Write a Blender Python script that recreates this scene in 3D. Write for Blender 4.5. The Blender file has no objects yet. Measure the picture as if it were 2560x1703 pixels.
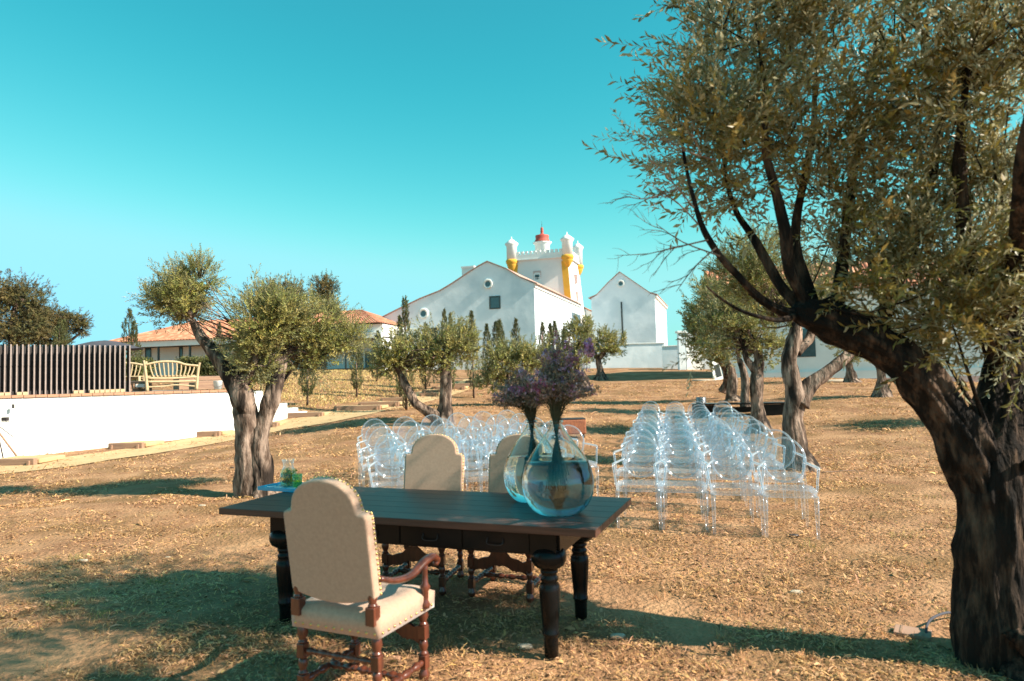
import bpy, bmesh, math, random
import numpy as np
from mathutils import Vector, Matrix, noise
R = math.radians
random.seed(7); rng = np.random.default_rng(7)
S = bpy.context.scene
COL = S.collection

# ------------------------------------------------------------------ camera
F = 1707.0                      # focal length in pixels of the 2560 px wide photograph
PITCH, ROLL, EYE = math.atan(86.5 / F), -0.026, 1.68
cam_d = bpy.data.cameras.new('camera'); cam = bpy.data.objects.new('camera', cam_d)
COL.objects.link(cam); S.camera = cam
cam_d.sensor_width = 36.0; cam_d.lens = 36.0 * F / 2560.0
cam_d.clip_start = 0.05; cam_d.clip_end = 5000
MROT = Matrix.Rotation(math.pi / 2 + PITCH, 3, 'X') @ Matrix.Rotation(ROLL, 3, 'Z')
cam.matrix_world = Matrix.Translation((0, 0, EYE)) @ MROT.to_4x4()
cam_d.dof.use_dof = True; cam_d.dof.focus_distance = 8.5; cam_d.dof.aperture_fstop = 1.9

# ------------------------------------------------------------------ world, sun, exposure
SUN_EL = R(37.0)
LDIR = Vector((-1.0, 0.36, 0)).normalized() * math.cos(SUN_EL) + Vector((0, 0, -math.sin(SUN_EL)))
w = bpy.data.worlds.new('World'); S.world = w; w.use_nodes = True
nt = w.node_tree; nt.nodes.clear()
sky = nt.nodes.new('ShaderNodeTexSky'); sky.sky_type = 'NISHITA'; sky.sun_disc = False
sky.sun_elevation = SUN_EL
sky.sun_rotation = math.atan2(-LDIR.x, -LDIR.y)
sky.altitude = 50; sky.air_density = 1.0; sky.dust_density = 0.6; sky.ozone_density = 1.2
grade = nt.nodes.new('ShaderNodeMix'); grade.data_type = 'RGBA'; grade.blend_type = 'MULTIPLY'
grade.inputs[0].default_value = 1.0
grade.inputs[7].default_value = (0.098, 0.190, 0.145, 1)   # white balance of the photograph
sp = nt.nodes.new('ShaderNodeSeparateColor'); cb = nt.nodes.new('ShaderNodeCombineColor')
nt.links.new(grade.outputs[2], sp.inputs[0])
chn = []
for k, (ex, gn) in enumerate(((2.5, 8.0), (0.95, 1.14), (0.85, 1.05))):
    pw = nt.nodes.new('ShaderNodeMath'); pw.operation = 'POWER'; pw.inputs[1].default_value = ex
    ml = nt.nodes.new('ShaderNodeMath'); ml.operation = 'MULTIPLY'; ml.inputs[1].default_value = gn
    nt.links.new(sp.outputs[k], pw.inputs[0]); nt.links.new(pw.outputs[0], ml.inputs[0]); chn.append(ml)
gain = nt.nodes.new('ShaderNodeMix'); gain.data_type = 'RGBA'; gain.blend_type = 'MULTIPLY'; gain.inputs[0].default_value = 1.0; gain.inputs[7].default_value = (3.7, 3.7, 3.7, 1)
bg = nt.nodes.new('ShaderNodeBackground'); bg.inputs['Strength'].default_value = 0.14
wo = nt.nodes.new('ShaderNodeOutputWorld')
nt.links.new(sky.outputs[0], grade.inputs[6]); rmin = nt.nodes.new('ShaderNodeMath'); rmin.operation = 'SMOOTH_MIN'; rmin.inputs[1].default_value = 0.34; rmin.inputs[2].default_value = 0.15
gmin = nt.nodes.new('ShaderNodeMath'); gmin.operation = 'SMOOTH_MIN'; gmin.inputs[1].default_value = 0.84; gmin.inputs[2].default_value = 0.2
bs = nt.nodes.new('ShaderNodeMath'); bs.operation = 'MULTIPLY'; bs.inputs[1].default_value = 0.94
bmx = nt.nodes.new('ShaderNodeMath'); bmx.operation = 'MAXIMUM'
rfl = nt.nodes.new('ShaderNodeMath'); rfl.operation = 'SMOOTH_MAX'; rfl.inputs[1].default_value = 0.035; rfl.inputs[2].default_value = 0.03
nt.links.new(chn[0].outputs[0], rfl.inputs[0]); nt.links.new(rfl.outputs[0], rmin.inputs[0]); nt.links.new(chn[1].outputs[0], gmin.inputs[0]); nt.links.new(gmin.outputs[0], bs.inputs[0])
nt.links.new(bs.outputs[0], bmx.inputs[0]); nt.links.new(chn[2].outputs[0], bmx.inputs[1])
nt.links.new(rmin.outputs[0], cb.inputs[0]); nt.links.new(gmin.outputs[0], cb.inputs[1]); nt.links.new(bmx.outputs[0], cb.inputs[2])
nt.links.new(cb.outputs[0], gain.inputs[6]); nt.links.new(gain.outputs[2], bg.inputs[0])
nt.links.new(bg.outputs[0], wo.inputs[0])
sd = bpy.data.lights.new('sun', 'SUN'); sd.energy = 5.0; sd.angle = R(0.55); sd.color = (1.0, 0.90, 0.74)
sun = bpy.data.objects.new('sun', sd); COL.objects.link(sun)
sun.rotation_euler = LDIR.to_track_quat('-Z', 'Y').to_euler(); sun.location = (20, -5, 20)
S.view_settings.view_transform = 'Standard'; S.view_settings.look = 'None'
S.view_settings.exposure = 1.08; S.view_settings.gamma = 1.0; S.view_settings.use_curve_mapping = False
cy = S.cycles
cy.max_bounces = 10; cy.diffuse_bounces = 3; cy.glossy_bounces = 4; cy.transmission_bounces = 10
cy.transparent_max_bounces = 48; cy.sample_clamp_indirect = 4.0; cy.caustics_refractive = True
cy.use_denoising = True

# ------------------------------------------------------------------ places
def ray(px, py):
    d = MROT @ Vector(((px - 1280) / F, -(py - 851.5) / F, -1.0))
    return d / d.y
def W(px, py, d):                        # the point at distance d (along y) seen at a photograph pixel
    r = ray(px, py); return Vector((r.x * d, d, EYE + r.z * d))
ANCH = [(x, y, 0.0) for x in (-9, -5, -2, 1, 4, 8) for y in (-3, 1.5, 5)]
ANCH += [(x, 8.5, 0.02) for x in (-8, -4, -1, 2, 5, 8)] + [(3.0, 12, 0.0), (3.6, 15.8, 0.03), (0.3, 13, 0.10), (-3, 12.5, 0.12), (-7, 12, 0.02)]
for a in [(0, 1148, 16.2), (300, 1113, 18), (590, 1077, 20), (767, 1036, 21.4), (1090, 1060, 18), (1700, 1052, 19), (1400, 1000, 26),
          (2300, 1060, 15.5), (2205, 988, 22), (2125, 952, 29), (2450, 958, 31), (1850, 948, 33), (1504, 950, 38), (1560, 921, 47),
          (1250, 925, 50), (950, 925, 53), (893, 1028, 22), (950, 1015, 24), (1010, 1003, 26), (1120, 972, 30), (1200, 950, 35),
          (769, 1010, 23), (892, 990, 27), (1018, 1024, 21), (870, 935, 38), (600, 930, 40), (200, 950, 45), (1650, 935, 40)]:
    p = W(*a); ANCH.append(tuple(p))
ANCH += [(-40, 60, 1.8), (40, 60, 1.5), (0, 90, 1.9), (60, 20, 0.5), (-60, 20, 1.0), (60, -20, 0), (-60, -20, 0), (0, -30, 0)]
A = np.array(ANCH); AX = A[:, :2]
def _k(r2): return np.sqrt(r2 + 4.0)
_D = ((AX[:, None] - AX[None]) ** 2).sum(-1)
_n = len(A); _M = np.zeros((_n + 3, _n + 3)); _M[:_n, :_n] = -_k(_D) + np.eye(_n) * 0.05
_M[:_n, _n:] = np.c_[np.ones(_n), AX]; _M[_n:, :_n] = _M[:_n, _n:].T
_w = np.linalg.solve(_M, np.r_[A[:, 2], 0, 0, 0])
def hts(X, Y):
    X = np.asarray(X, float).ravel(); Y = np.asarray(Y, float).ravel()
    out = np.empty(len(X))
    for i in range(0, len(X), 20000):
        x = X[i:i + 20000]; y = Y[i:i + 20000]
        d = (x[:, None] - AX[None, :, 0]) ** 2 + (y[:, None] - AX[None, :, 1]) ** 2
        out[i:i + 20000] = -_k(d) @ _w[:_n] + _w[_n] + _w[_n + 1] * x + _w[_n + 2] * y
    rr = np.hypot(X, Y - 20); t = np.clip((rr - 60) / 60, 0, 1); t = t * t * (3 - 2 * t)
    return out * (1 - t) + 1.4 * t
def hz(x, y): return float(hts([x], [y])[0])
def G(px, py):                            # where a photograph pixel meets the ground
    r = ray(px, py); lo = 1.5; step = 0.05; d = lo
    ds = np.geomspace(2.0, 120, 700); z = EYE + r.z * ds; g = hts(r.x * ds, ds)
    i = np.argmax(z <= g)
    if z[i] > g[i]: i = len(ds) - 1
    if i == 0: i = 1
    a = (z[i-1] - g[i-1]) / ((z[i-1] - g[i-1]) - (z[i] - g[i]) + 1e-9); d = ds[i-1] + (ds[i] - ds[i-1]) * min(max(a, 0), 1)
    return Vector((r.x * d, d, hz(r.x * d, d)))

# ------------------------------------------------------------------ materials
def mat(name, c1, c2=None, rough=0.8, scale=8.0, detail=4.0, bump=0.0, bscale=None, stretch=(1, 1, 1), metal=0.0, spec=0.5,
        attr=False, c3=None, s3=1.0, coat=0.0, sheen=0.0, contrast=(0.35, 0.65), transl=0.0, back=None, dist=0.02):
    m = bpy.data.materials.new(name); m.use_nodes = True; t = m.node_tree; N = t.nodes; L = t.links
    b = N['Principled BSDF']; b.inputs['Roughness'].default_value = rough; b.inputs['Metallic'].default_value = metal
    b.inputs['Specular IOR Level'].default_value = spec; b.inputs['Coat Weight'].default_value = coat
    if sheen: b.inputs['Sheen Weight'].default_value = sheen
    tc = N.new('ShaderNodeTexCoord'); mp = N.new('ShaderNodeMapping'); mp.inputs['Scale'].default_value = stretch
    L.new(tc.outputs['Object'], mp.inputs[0])
    nz = N.new('ShaderNodeTexNoise'); nz.inputs['Scale'].default_value = scale; nz.inputs['Detail'].default_value = detail
    nz.inputs['Roughness'].default_value = 0.62
    L.new(mp.outputs[0], nz.inputs['Vector'])
    rp = N.new('ShaderNodeMapRange'); rp.inputs[1].default_value = contrast[0]; rp.inputs[2].default_value = contrast[1]
    L.new(nz.outputs[0], rp.inputs[0])
    mx = N.new('ShaderNodeMix'); mx.data_type = 'RGBA'
    mx.inputs[6].default_value = (*c1, 1); mx.inputs[7].default_value = (*(c2 or c1), 1)
    L.new(rp.outputs[0], mx.inputs[0]); out = mx.outputs[2]
    if c3:
        n3 = N.new('ShaderNodeTexNoise'); n3.inputs['Scale'].default_value = s3; n3.inputs['Detail'].default_value = 3
        L.new(mp.outputs[0], n3.inputs['Vector'])
        r3 = N.new('ShaderNodeMapRange'); r3.inputs[1].default_value = 0.48; r3.inputs[2].default_value = 0.62
        L.new(n3.outputs[0], r3.inputs[0])
        m3 = N.new('ShaderNodeMix'); m3.data_type = 'RGBA'; m3.inputs[7].default_value = (*c3, 1)
        L.new(r3.outputs[0], m3.inputs[0]); L.new(out, m3.inputs[6]); out = m3.outputs[2]
    if attr:
        at = N.new('ShaderNodeAttribute'); at.attribute_name = 'tint'
        ma = N.new('ShaderNodeMix'); ma.data_type = 'RGBA'; ma.blend_type = 'MULTIPLY'; ma.inputs[0].default_value = 1
        L.new(out, ma.inputs[6]); L.new(at.outputs['Color'], ma.inputs[7]); out = ma.outputs[2]
    if back:
        gm = N.new('ShaderNodeNewGeometry'); mb = N.new('ShaderNodeMix'); mb.data_type = 'RGBA'
        mb.inputs[7].default_value = (*back, 1); L.new(gm.outputs['Backfacing'], mb.inputs[0]); L.new(out, mb.inputs[6]); out = mb.outputs[2]
    L.new(out, b.inputs['Base Color'])
    if bump:
        nb = N.new('ShaderNodeTexNoise'); nb.inputs['Scale'].default_value = bscale or scale * 2; nb.inputs['Detail'].default_value = 6
        L.new(mp.outputs[0], nb.inputs['Vector'])
        bp = N.new('ShaderNodeBump'); bp.inputs['Strength'].default_value = bump; bp.inputs['Distance'].default_value = dist
        L.new(nb.outputs[0], bp.inputs['Height']); L.new(bp.outputs[0], b.inputs['Normal'])
    if transl:
        tr = N.new('ShaderNodeBsdfTranslucent'); L.new(out, tr.inputs[0])
        ms = N.new('ShaderNodeMixShader'); ms.inputs[0].default_value = transl
        L.new(b.outputs[0], ms.inputs[1]); L.new(tr.outputs[0], ms.inputs[2]); L.new(ms.outputs[0], N['Material Output'].inputs[0])
    return m
def glass(name, col, rough=0.0, ior=1.45):
    m = bpy.data.materials.new(name); m.use_nodes = True; t = m.node_tree
    g = t.nodes.new('ShaderNodeBsdfGlass'); g.inputs[0].default_value = (*col, 1); g.inputs['Roughness'].default_value = rough; g.inputs['IOR'].default_value = ior
    t.nodes.remove(t.nodes['Principled BSDF']); t.links.new(g.outputs[0], t.nodes['Material Output'].inputs[0]); return m
def clear_plastic(name, lo=0.06, hi=0.32, tint=(0.93, 0.955, 0.975)):
    m = bpy.data.materials.new(name); m.use_nodes = True; t = m.node_tree; N = t.nodes; L = t.links
    N.remove(N['Principled BSDF'])
    lw = N.new('ShaderNodeLayerWeight'); lw.inputs[0].default_value = 0.28
    tr = N.new('ShaderNodeBsdfTransparent'); tr.inputs[0].default_value = (*tint, 1)
    gl = N.new('ShaderNodeBsdfGlossy'); gl.inputs['Roughness'].default_value = 0.09; gl.inputs[0].default_value = (0.95, 0.98, 1, 1)
    df = N.new('ShaderNodeBsdfDiffuse'); df.inputs[0].default_value = (0.90, 0.93, 0.97, 1)
    tl = N.new('ShaderNodeBsdfTranslucent'); tl.inputs[0].default_value = (0.75, 0.82, 0.90, 1)
    a = N.new('ShaderNodeMixShader'); a.inputs[0].default_value = 0.5; L.new(df.outputs[0], a.inputs[1]); L.new(tl.outputs[0], a.inputs[2])
    g2 = N.new('ShaderNodeMixShader'); g2.inputs[0].default_value = 0.45; L.new(gl.outputs[0], g2.inputs[1]); L.new(a.outputs[0], g2.inputs[2])
    mr = N.new('ShaderNodeMapRange'); mr.inputs[3].default_value = lo; mr.inputs[4].default_value = hi
    L.new(lw.outputs['Facing'], mr.inputs[0])
    o = N.new('ShaderNodeMixShader'); L.new(mr.outputs[0], o.inputs[0]); L.new(tr.outputs[0], o.inputs[1]); L.new(g2.outputs[0], o.inputs[2])
    L.new(o.outputs[0], N['Material Output'].inputs[0]); return m

# ------------------------------------------------------------------ builders
def tag(o, label=None, cat=None, group=None, kind=None):
    if label: o['label'] = label
    if cat: o['category'] = cat
    if group: o['group'] = group
    if kind: o['kind'] = kind
    return o
def empty(name, loc, rz=0, label=None, cat=None, group=None):
    o = bpy.data.objects.new(name, None); COL.objects.link(o); o.empty_display_size = 0.1
    o.location = loc; o.rotation_euler = (0, 0, rz); return tag(o, label, cat, group)
def link(name, me, parent=None):
    o = bpy.data.objects.new(name, me); COL.objects.link(o)
    if parent is not None: o.parent = parent
    return o
class MB:
    def __init__(s): s.v = []; s.f = []; s.sm = []
    def add(s, v, f, smooth=False):
        n = len(s.v); s.v += [tuple(p) for p in v]; s.f += [tuple(i + n for i in q) for q in f]; s.sm += [smooth] * len(f); return s
    def box(s, c, size, rz=0, rot=None, taper=1.0):
        sx, sy, sz = (q / 2 for q in size); M = rot or Matrix.Rotation(rz, 3, 'Z'); c = Vector(c); v = []
        for z, t in ((-sz, 1), (sz, taper)):
            for x, y in ((-sx, -sy), (sx, -sy), (sx, sy), (-sx, sy)): v.append(c + M @ Vector((x * t, y * t, z)))
        return s.add(v, [(3, 2, 1, 0), (4, 5, 6, 7), (0, 1, 5, 4), (1, 2, 6, 5), (2, 3, 7, 6), (3, 0, 4, 7)])
    def lathe(s, prof, c=(0, 0, 0), n=20, rot=None, caps=True, smooth=True):
        c = Vector(c); M = rot or Matrix.Identity(3); v = []; f = []
        for r, z in prof:
            for k in range(n):
                a = 2 * math.pi * k / n; v.append(c + M @ Vector((r * math.cos(a), r * math.sin(a), z)))
        for i in range(len(prof) - 1):
            for k in range(n): f.append((i * n + k, i * n + (k + 1) % n, (i + 1) * n + (k + 1) % n, (i + 1) * n + k))
        s.add(v, f, smooth)
        if caps:
            b = len(s.v) - len(v)
            if prof[0][0] > 1e-4: s.f.append(tuple(b + k for k in reversed(range(n)))); s.sm.append(False)
            if prof[-1][0] > 1e-4: s.f.append(tuple(b + (len(prof) - 1) * n + k for k in range(n))); s.sm.append(False)
        return s
    def tube(s, pts, rad, n=8, sub=4, smooth=True, flat=1.0, wob=0.0, seed=0.0, ridge=0.0, square=False):
        P = [Vector(p) for p in pts]; rd = list(rad) if hasattr(rad, '__len__') else [rad] * len(P)
        if sub > 1 and len(P) > 2:
            Q = []; q2 = []
            for i in range(len(P) - 1):
                a, b, c, d = P[max(i - 1, 0)], P[i], P[i + 1], P[min(i + 2, len(P) - 1)]
                for k in range(sub):
                    t = k / sub
                    Q.append(0.5 * ((2 * b) + (c - a) * t + (2 * a - 5 * b + 4 * c - d) * t * t + (3 * b - a - 3 * c + d) * t ** 3)); q2.append(rd[i] + (rd[i + 1] - rd[i]) * t)
            Q.append(P[-1]); q2.append(rd[-1]); P, rd = Q, q2
        T = [(P[min(i + 1, len(P) - 1)] - P[max(i - 1, 0)]).normalized() for i in range(len(P))]
        u = T[0].orthogonal().normalized()
        if abs(T[0].z) < 0.95: u = (Vector((0, 0, 1)).cross(T[0])).normalized()
        v = []; f = []
        for i, p in enumerate(P):
            u = (u - T[i] * u.dot(T[i])).normalized(); w_ = T[i].cross(u)
            for k in range(n):
                a = 2 * math.pi * (k + (0.5 if square else 0)) / n; r = rd[i] * (1.3 if square else 1)
                dx = u * math.cos(a) + w_ * math.sin(a) * flat
                if wob:
                    q = (p + dx * rd[i]); r *= 1 + wob * noise.noise(q * 3.1 + Vector((seed, 0, 0))) * 1.6 + wob * 0.6 * noise.noise(q * 9 + Vector((0, seed, 0)))
                if ridge:
                    r *= 1 + ridge * noise.noise(Vector((math.cos(a) * 3.0 + seed, math.sin(a) * 3.0, i * 0.10))) + ridge * 0.5 * noise.noise(Vector((math.cos(a) * 9 + seed, math.sin(a) * 9, i * 0.22)))
                v.append(p + dx * r)
        m = len(P)
        for i in range(m - 1):
            for k in range(n): f.append((i * n + k, i * n + (k + 1) % n, (i + 1) * n + (k + 1) % n, (i + 1) * n + k))
        f.append(tuple(reversed(range(n)))); f.append(tuple((m - 1) * n + k for k in range(n)))
        return s.add(v, f, smooth)
    def prism(s, poly, M, depth, smooth=False):        # poly in (a, b); M maps (a, b, c) to the place; c from 0 to depth
        n = len(poly); v = [M @ Vector((a, b, 0)) for a, b in poly] + [M @ Vector((a, b, depth)) for a, b in poly]
        f = [tuple(range(n)), tuple(reversed(range(n, 2 * n)))] + [(i, n + i, n + (i + 1) % n, (i + 1) % n) for i in range(n)]
        return s.add(v, f, smooth)
    def mesh(s, name, m):
        me = bpy.data.meshes.new(name); me.from_pydata(s.v, [], s.f); me.polygons.foreach_set('use_smooth', s.sm)
        me.materials.append(m)
        bm = bmesh.new(); bm.from_mesh(me); bmesh.ops.recalc_face_normals(bm, faces=bm.faces); bm.to_mesh(me); bm.free()
        me.update(); return me
    def build(s, name, m, parent=None, bevel=0.0, label=None, kind=None, seg=2):
        o = link(name, s.mesh(name, m), parent)
        if bevel:
            b = o.modifiers.new('edge', 'BEVEL'); b.width = bevel; b.segments = seg; b.limit_method = 'ANGLE'; b.angle_limit = R(40)
        return tag(o, label, kind=kind)
def npmesh(name, V, Q, m, tint=None, smooth=False):     # quads from arrays
    me = bpy.data.meshes.new(name); V = np.ascontiguousarray(V, np.float32); Q = np.ascontiguousarray(Q, np.int32)
    me.vertices.add(len(V)); me.vertices.foreach_set('co', V.ravel())
    k = Q.shape[1]; me.loops.add(Q.size); me.loops.foreach_set('vertex_index', Q.ravel())
    me.polygons.add(len(Q)); me.polygons.foreach_set('loop_start', np.arange(len(Q), dtype=np.int32) * k)
    me.polygons.foreach_set('loop_total', np.full(len(Q), k, np.int32))
    me.polygons.foreach_set('use_smooth', np.full(len(Q), smooth))
    me.update(calc_edges=True)
    if tint is not None:
        a = me.color_attributes.new('tint', 'FLOAT_COLOR', 'POINT'); c = np.ones((len(V), 4), np.float32); c[:, :3] = tint; a.data.foreach_set('color', c.ravel())
    me.materials.append(m); return me
def copy_tree(o, parent=None):
    c = o.copy(); COL.objects.link(c)
    if parent is not None: c.parent = parent
    for ch in list(o.children): copy_tree(ch, c)
    return c
def rots(n, ax, spread):
    """n rotation matrices whose z axis follows ax (n,3) with random spin"""
    z = ax + rng.normal(0, spread, ax.shape); z /= np.linalg.norm(z, axis=1)[:, None]
    t = rng.normal(size=z.shape); x = np.cross(t, z); x /= np.linalg.norm(x, axis=1)[:, None]; y = np.cross(z, x)
    return np.stack([x, y, z], axis=2)
def sprig(nl, length, ll, lw, seed):
    r = np.random.default_rng(seed); V = []; Q = []
    for i in range(nl):
        t = (i + 0.5) / nl; a = i * 2.4 + r.uniform(-.5, .5); z0 = length * t
        el = R(r.uniform(20, 65)) * (1 - 0.3 * t); d = np.array([math.cos(a) * math.sin(el), math.sin(a) * math.sin(el), math.cos(el)])
        s = np.cross(d, [0, 0, 1.0]); s /= np.linalg.norm(s) + 1e-9; s = s + r.normal(0, .35, 3); nrm = np.cross(s, d)
        L_ = ll * r.uniform(.65, 1.15); w_ = lw * r.uniform(.8, 1.2) / 2; b = np.array([0, 0, z0]); k = len(V)
        V += [b, b + d * L_ * .5 + s * w_, b + d * L_ - nrm / (np.linalg.norm(nrm) + 1e-9) * L_ * .12, b + d * L_ * .5 - s * w_]; Q.append((k, k + 1, k + 2, k + 3))
    w_ = lw * .09; k = len(V)                                   # the twig itself
    V += [np.array([-w_, 0, 0]), np.array([w_, 0, 0]), np.array([w_ * .4, 0, length]), np.array([-w_ * .4, 0, length])]; Q.append((k, k + 1, k + 2, k + 3))
    return np.array(V), np.array(Q)
def foliage(pos, ax, sc, temps, spread=0.35, tintf=None):
    VV = []; QQ = []; TT = []; off = 0; n = len(pos); which = rng.integers(0, len(temps), n)
    for k, (tv, tq) in enumerate(temps):
        idx = np.where(which == k)[0]
        if not len(idx): continue
        M = rots(len(idx), ax[idx], spread)
        v = np.einsum('nij,mj->nmi', M, tv) * sc[idx][:, None, None] + pos[idx][:, None, :]
        q = tq[None] + (np.arange(len(idx)) * len(tv))[:, None, None] + off
        g = rng.uniform(.50, 1.45, (len(idx), 1, 1)) * np.ones((1, len(tv), 1)) * rng.uniform(.75, 1.25, (len(idx), len(tv) // 4, 1)).repeat(4, axis=1)
        c = np.concatenate([g * rng.uniform(.9, 1.25, (len(idx), 1, 1)), g, g * rng.uniform(.7, 1.15, (len(idx), 1, 1))], axis=2)
        VV.append(v.reshape(-1, 3)); QQ.append(q.reshape(-1, q.shape[-1])); TT.append(c.reshape(-1, 3)); off += v.shape[0] * v.shape[1]
    return np.concatenate(VV), np.concatenate(QQ), np.concatenate(TT)
NUM = 'first second third fourth fifth sixth seventh eighth ninth tenth'.split()
# ------------------------------------------------------------------ palette
M_soil = mat('dry_ground', (0.45, 0.255, 0.138), (0.25, 0.125, 0.068), rough=0.95, scale=1.3, detail=9, bump=0.9, bscale=26, c3=(0.24, 0.135, 0.065), s3=0.8, spec=0.1, dist=0.045)
M_straw = mat('straw', (0.65, 0.39, 0.205), (0.44, 0.245, 0.125), rough=0.85, scale=3, attr=True, spec=0.25, transl=0.15)
M_path = mat('sand_path', (0.55, 0.385, 0.215), (0.45, 0.31, 0.165), rough=0.95, scale=3, detail=8, bump=0.4, bscale=30, spec=0.1)
M_bank = mat('bank_grass', (0.38, 0.31, 0.11), (0.52, 0.39, 0.19), rough=0.95, attr=True, scale=2)
M_green = mat('green_blades', (0.16, 0.19, 0.05), (0.30, 0.28, 0.08), rough=0.8, attr=True, scale=2, transl=0.2)
M_white = mat('shade_tinted_lime_wash', (0.78, 0.84, 0.875), (0.69, 0.765, 0.81), rough=0.9, scale=0.9, detail=8, bump=0.25, bscale=2.5, spec=0.2, c3=(0.60, 0.69, 0.74), s3=0.5, dist=0.05)  # the blue of the shaded facades is mixed into this white
M_wallw = mat('white_wall_paint', (0.82, 0.83, 0.80), (0.76, 0.77, 0.74), rough=0.85, scale=1.5, detail=7, bump=0.15, bscale=6, spec=0.2)
M_trim = mat('pale_trim', (0.80, 0.78, 0.70), (0.72, 0.70, 0.62), rough=0.85, scale=3)
M_towerw = mat('tower_plaster', (0.80, 0.745, 0.71), (0.74, 0.69, 0.665), rough=0.9, scale=1.2, detail=6, spec=0.2)
M_yellow = mat('ochre_paint', (0.78, 0.40, 0.045), (0.70, 0.34, 0.035), rough=0.8, scale=2)
M_red = mat('red_dome_paint', (0.48, 0.085, 0.055), (0.36, 0.06, 0.045), rough=0.7, scale=3)
M_tile = mat('roof_tile', (0.52, 0.19, 0.10), (0.38, 0.135, 0.075), rough=0.85, scale=5, detail=5, c3=(0.60, 0.30, 0.18), s3=2.5); M_verge = mat('pink_verge_tile', (0.52, 0.33, 0.27), (0.44, 0.26, 0.21), rough=0.9, scale=6)
M_pane = mat('dark_glass', (0.035, 0.075, 0.09), (0.05, 0.10, 0.12), rough=0.12, spec=0.8)
M_void = mat('dark_interior', (0.015, 0.025, 0.025), rough=0.8)
M_frame = mat('dark_frame', (0.03, 0.05, 0.05), rough=0.5)
M_stain = mat('pink_stone_surround', (0.50, 0.30, 0.27), (0.62, 0.50, 0.46), rough=0.9, scale=6)
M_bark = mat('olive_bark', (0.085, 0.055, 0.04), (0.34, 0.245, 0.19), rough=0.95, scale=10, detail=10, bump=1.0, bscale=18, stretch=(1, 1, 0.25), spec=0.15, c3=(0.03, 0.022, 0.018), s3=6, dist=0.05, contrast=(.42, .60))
M_barkn = mat('shaded_olive_bark', (0.020, 0.016, 0.014), (0.13, 0.085, 0.06), rough=0.95, scale=16, detail=12, bump=1.0, bscale=34, stretch=(1, 1, 0.2), spec=0.1, c3=(0.015, 0.013, 0.012), s3=9, dist=0.05, contrast=(.45, .66))  # olive bark darkened in colour for the shade on the near trunk
M_twig = mat('twig_bark', (0.16, 0.10, 0.075), (0.28, 0.19, 0.14), rough=0.9, scale=10)
M_olive = mat('olive_leaf', (0.17, 0.18, 0.045), (0.31, 0.285, 0.095), rough=0.55, scale=2.5, attr=True, spec=0.4, transl=0.22, back=(0.36, 0.345, 0.19))
M_oliven = mat('near_olive_leaf', (0.14, 0.125, 0.036), (0.30, 0.245, 0.075), rough=0.42, scale=5, attr=True, spec=0.5, transl=0.38, back=(0.46, 0.44, 0.28))
M_cyp = mat('cypress_leaf', (0.085, 0.10, 0.038), (0.14, 0.145, 0.055), rough=0.8, scale=2.5, attr=True, transl=0.1)
M_pine = mat('pine_needle', (0.075, 0.08, 0.03), (0.16, 0.125, 0.045), rough=0.8, scale=0.6, attr=True, transl=0.15)
M_hedge = mat('hedge_leaf', (0.08, 0.10, 0.03), (0.16, 0.16, 0.05), rough=0.7, attr=True, transl=0.15)
M_timber = mat('weathered_timber', (0.36, 0.22, 0.14), (0.25, 0.145, 0.10), rough=0.9, scale=6, stretch=(0.4, 6, 6), bump=0.3)
M_bench = mat('pale_branch_wood', (0.54, 0.41, 0.245), (0.44, 0.32, 0.18), rough=0.7, scale=12, bump=0.2)
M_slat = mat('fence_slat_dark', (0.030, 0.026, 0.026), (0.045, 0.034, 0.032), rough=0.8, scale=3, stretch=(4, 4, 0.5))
M_edge = mat('fence_slat_edge', (0.33, 0.26, 0.235), (0.24, 0.19, 0.17), rough=0.8, scale=5)
M_metal = mat('dark_metal', (0.06, 0.05, 0.05), rough=0.5, metal=0.6)
M_brick = mat('coping_brick', (0.48, 0.24, 0.14), (0.38, 0.21, 0.14), rough=0.9, scale=4, bump=0.3)
M_deck = mat('deck_boards', (0.30, 0.22, 0.17), (0.22, 0.16, 0.12), rough=0.85, scale=4)
M_canvas = mat('dark_canvas', (0.05, 0.048, 0.06), (0.07, 0.065, 0.08), rough=0.9, scale=3)
M_table = mat('dark_table_top', (0.14, 0.060, 0.040), (0.075, 0.035, 0.025), rough=0.42, scale=5, detail=8, stretch=(0.5, 7, 7), bump=0.12, bscale=12, spec=0.32, dist=0.004)
M_black = mat('black_lacquer', (0.005, 0.006, 0.006), (0.009, 0.008, 0.008), rough=0.25, scale=6, spec=0.18)
M_walnut = mat('turned_walnut', (0.15, 0.042, 0.022), (0.07, 0.022, 0.014), rough=0.28, scale=9, stretch=(3, 3, 0.6), spec=0.5, coat=0.3)
M_linen = mat('oatmeal_linen', (0.50, 0.325, 0.23), (0.43, 0.275, 0.195), rough=0.95, scale=55, detail=6, bump=0.5, bscale=300, sheen=0.3, spec=0.15, dist=0.001)
M_brass = mat('brass_nail', (0.75, 0.52, 0.20), (0.55, 0.36, 0.13), rough=0.3, metal=0.9)
M_ghost = clear_plastic('clear_polycarbonate', 0.045, 0.34, (0.945, 0.965, 0.98)); M_gedge = clear_plastic('clear_polycarbonate_rim', 0.20, 0.85, (0.90, 0.93, 0.96)); M_gleg = clear_plastic('clear_polycarbonate_leg', 0.10, 0.42, (0.92, 0.935, 0.95)); M_gseat = clear_plastic('clear_polycarbonate_seat', 0.03, 0.16, (0.95, 0.965, 0.98))
M_glass = glass('demijohn_glass', (0.955, 0.995, 0.99)); M_water = glass('vase_water', (0.91, 0.985, 1.0), ior=1.33)
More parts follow.
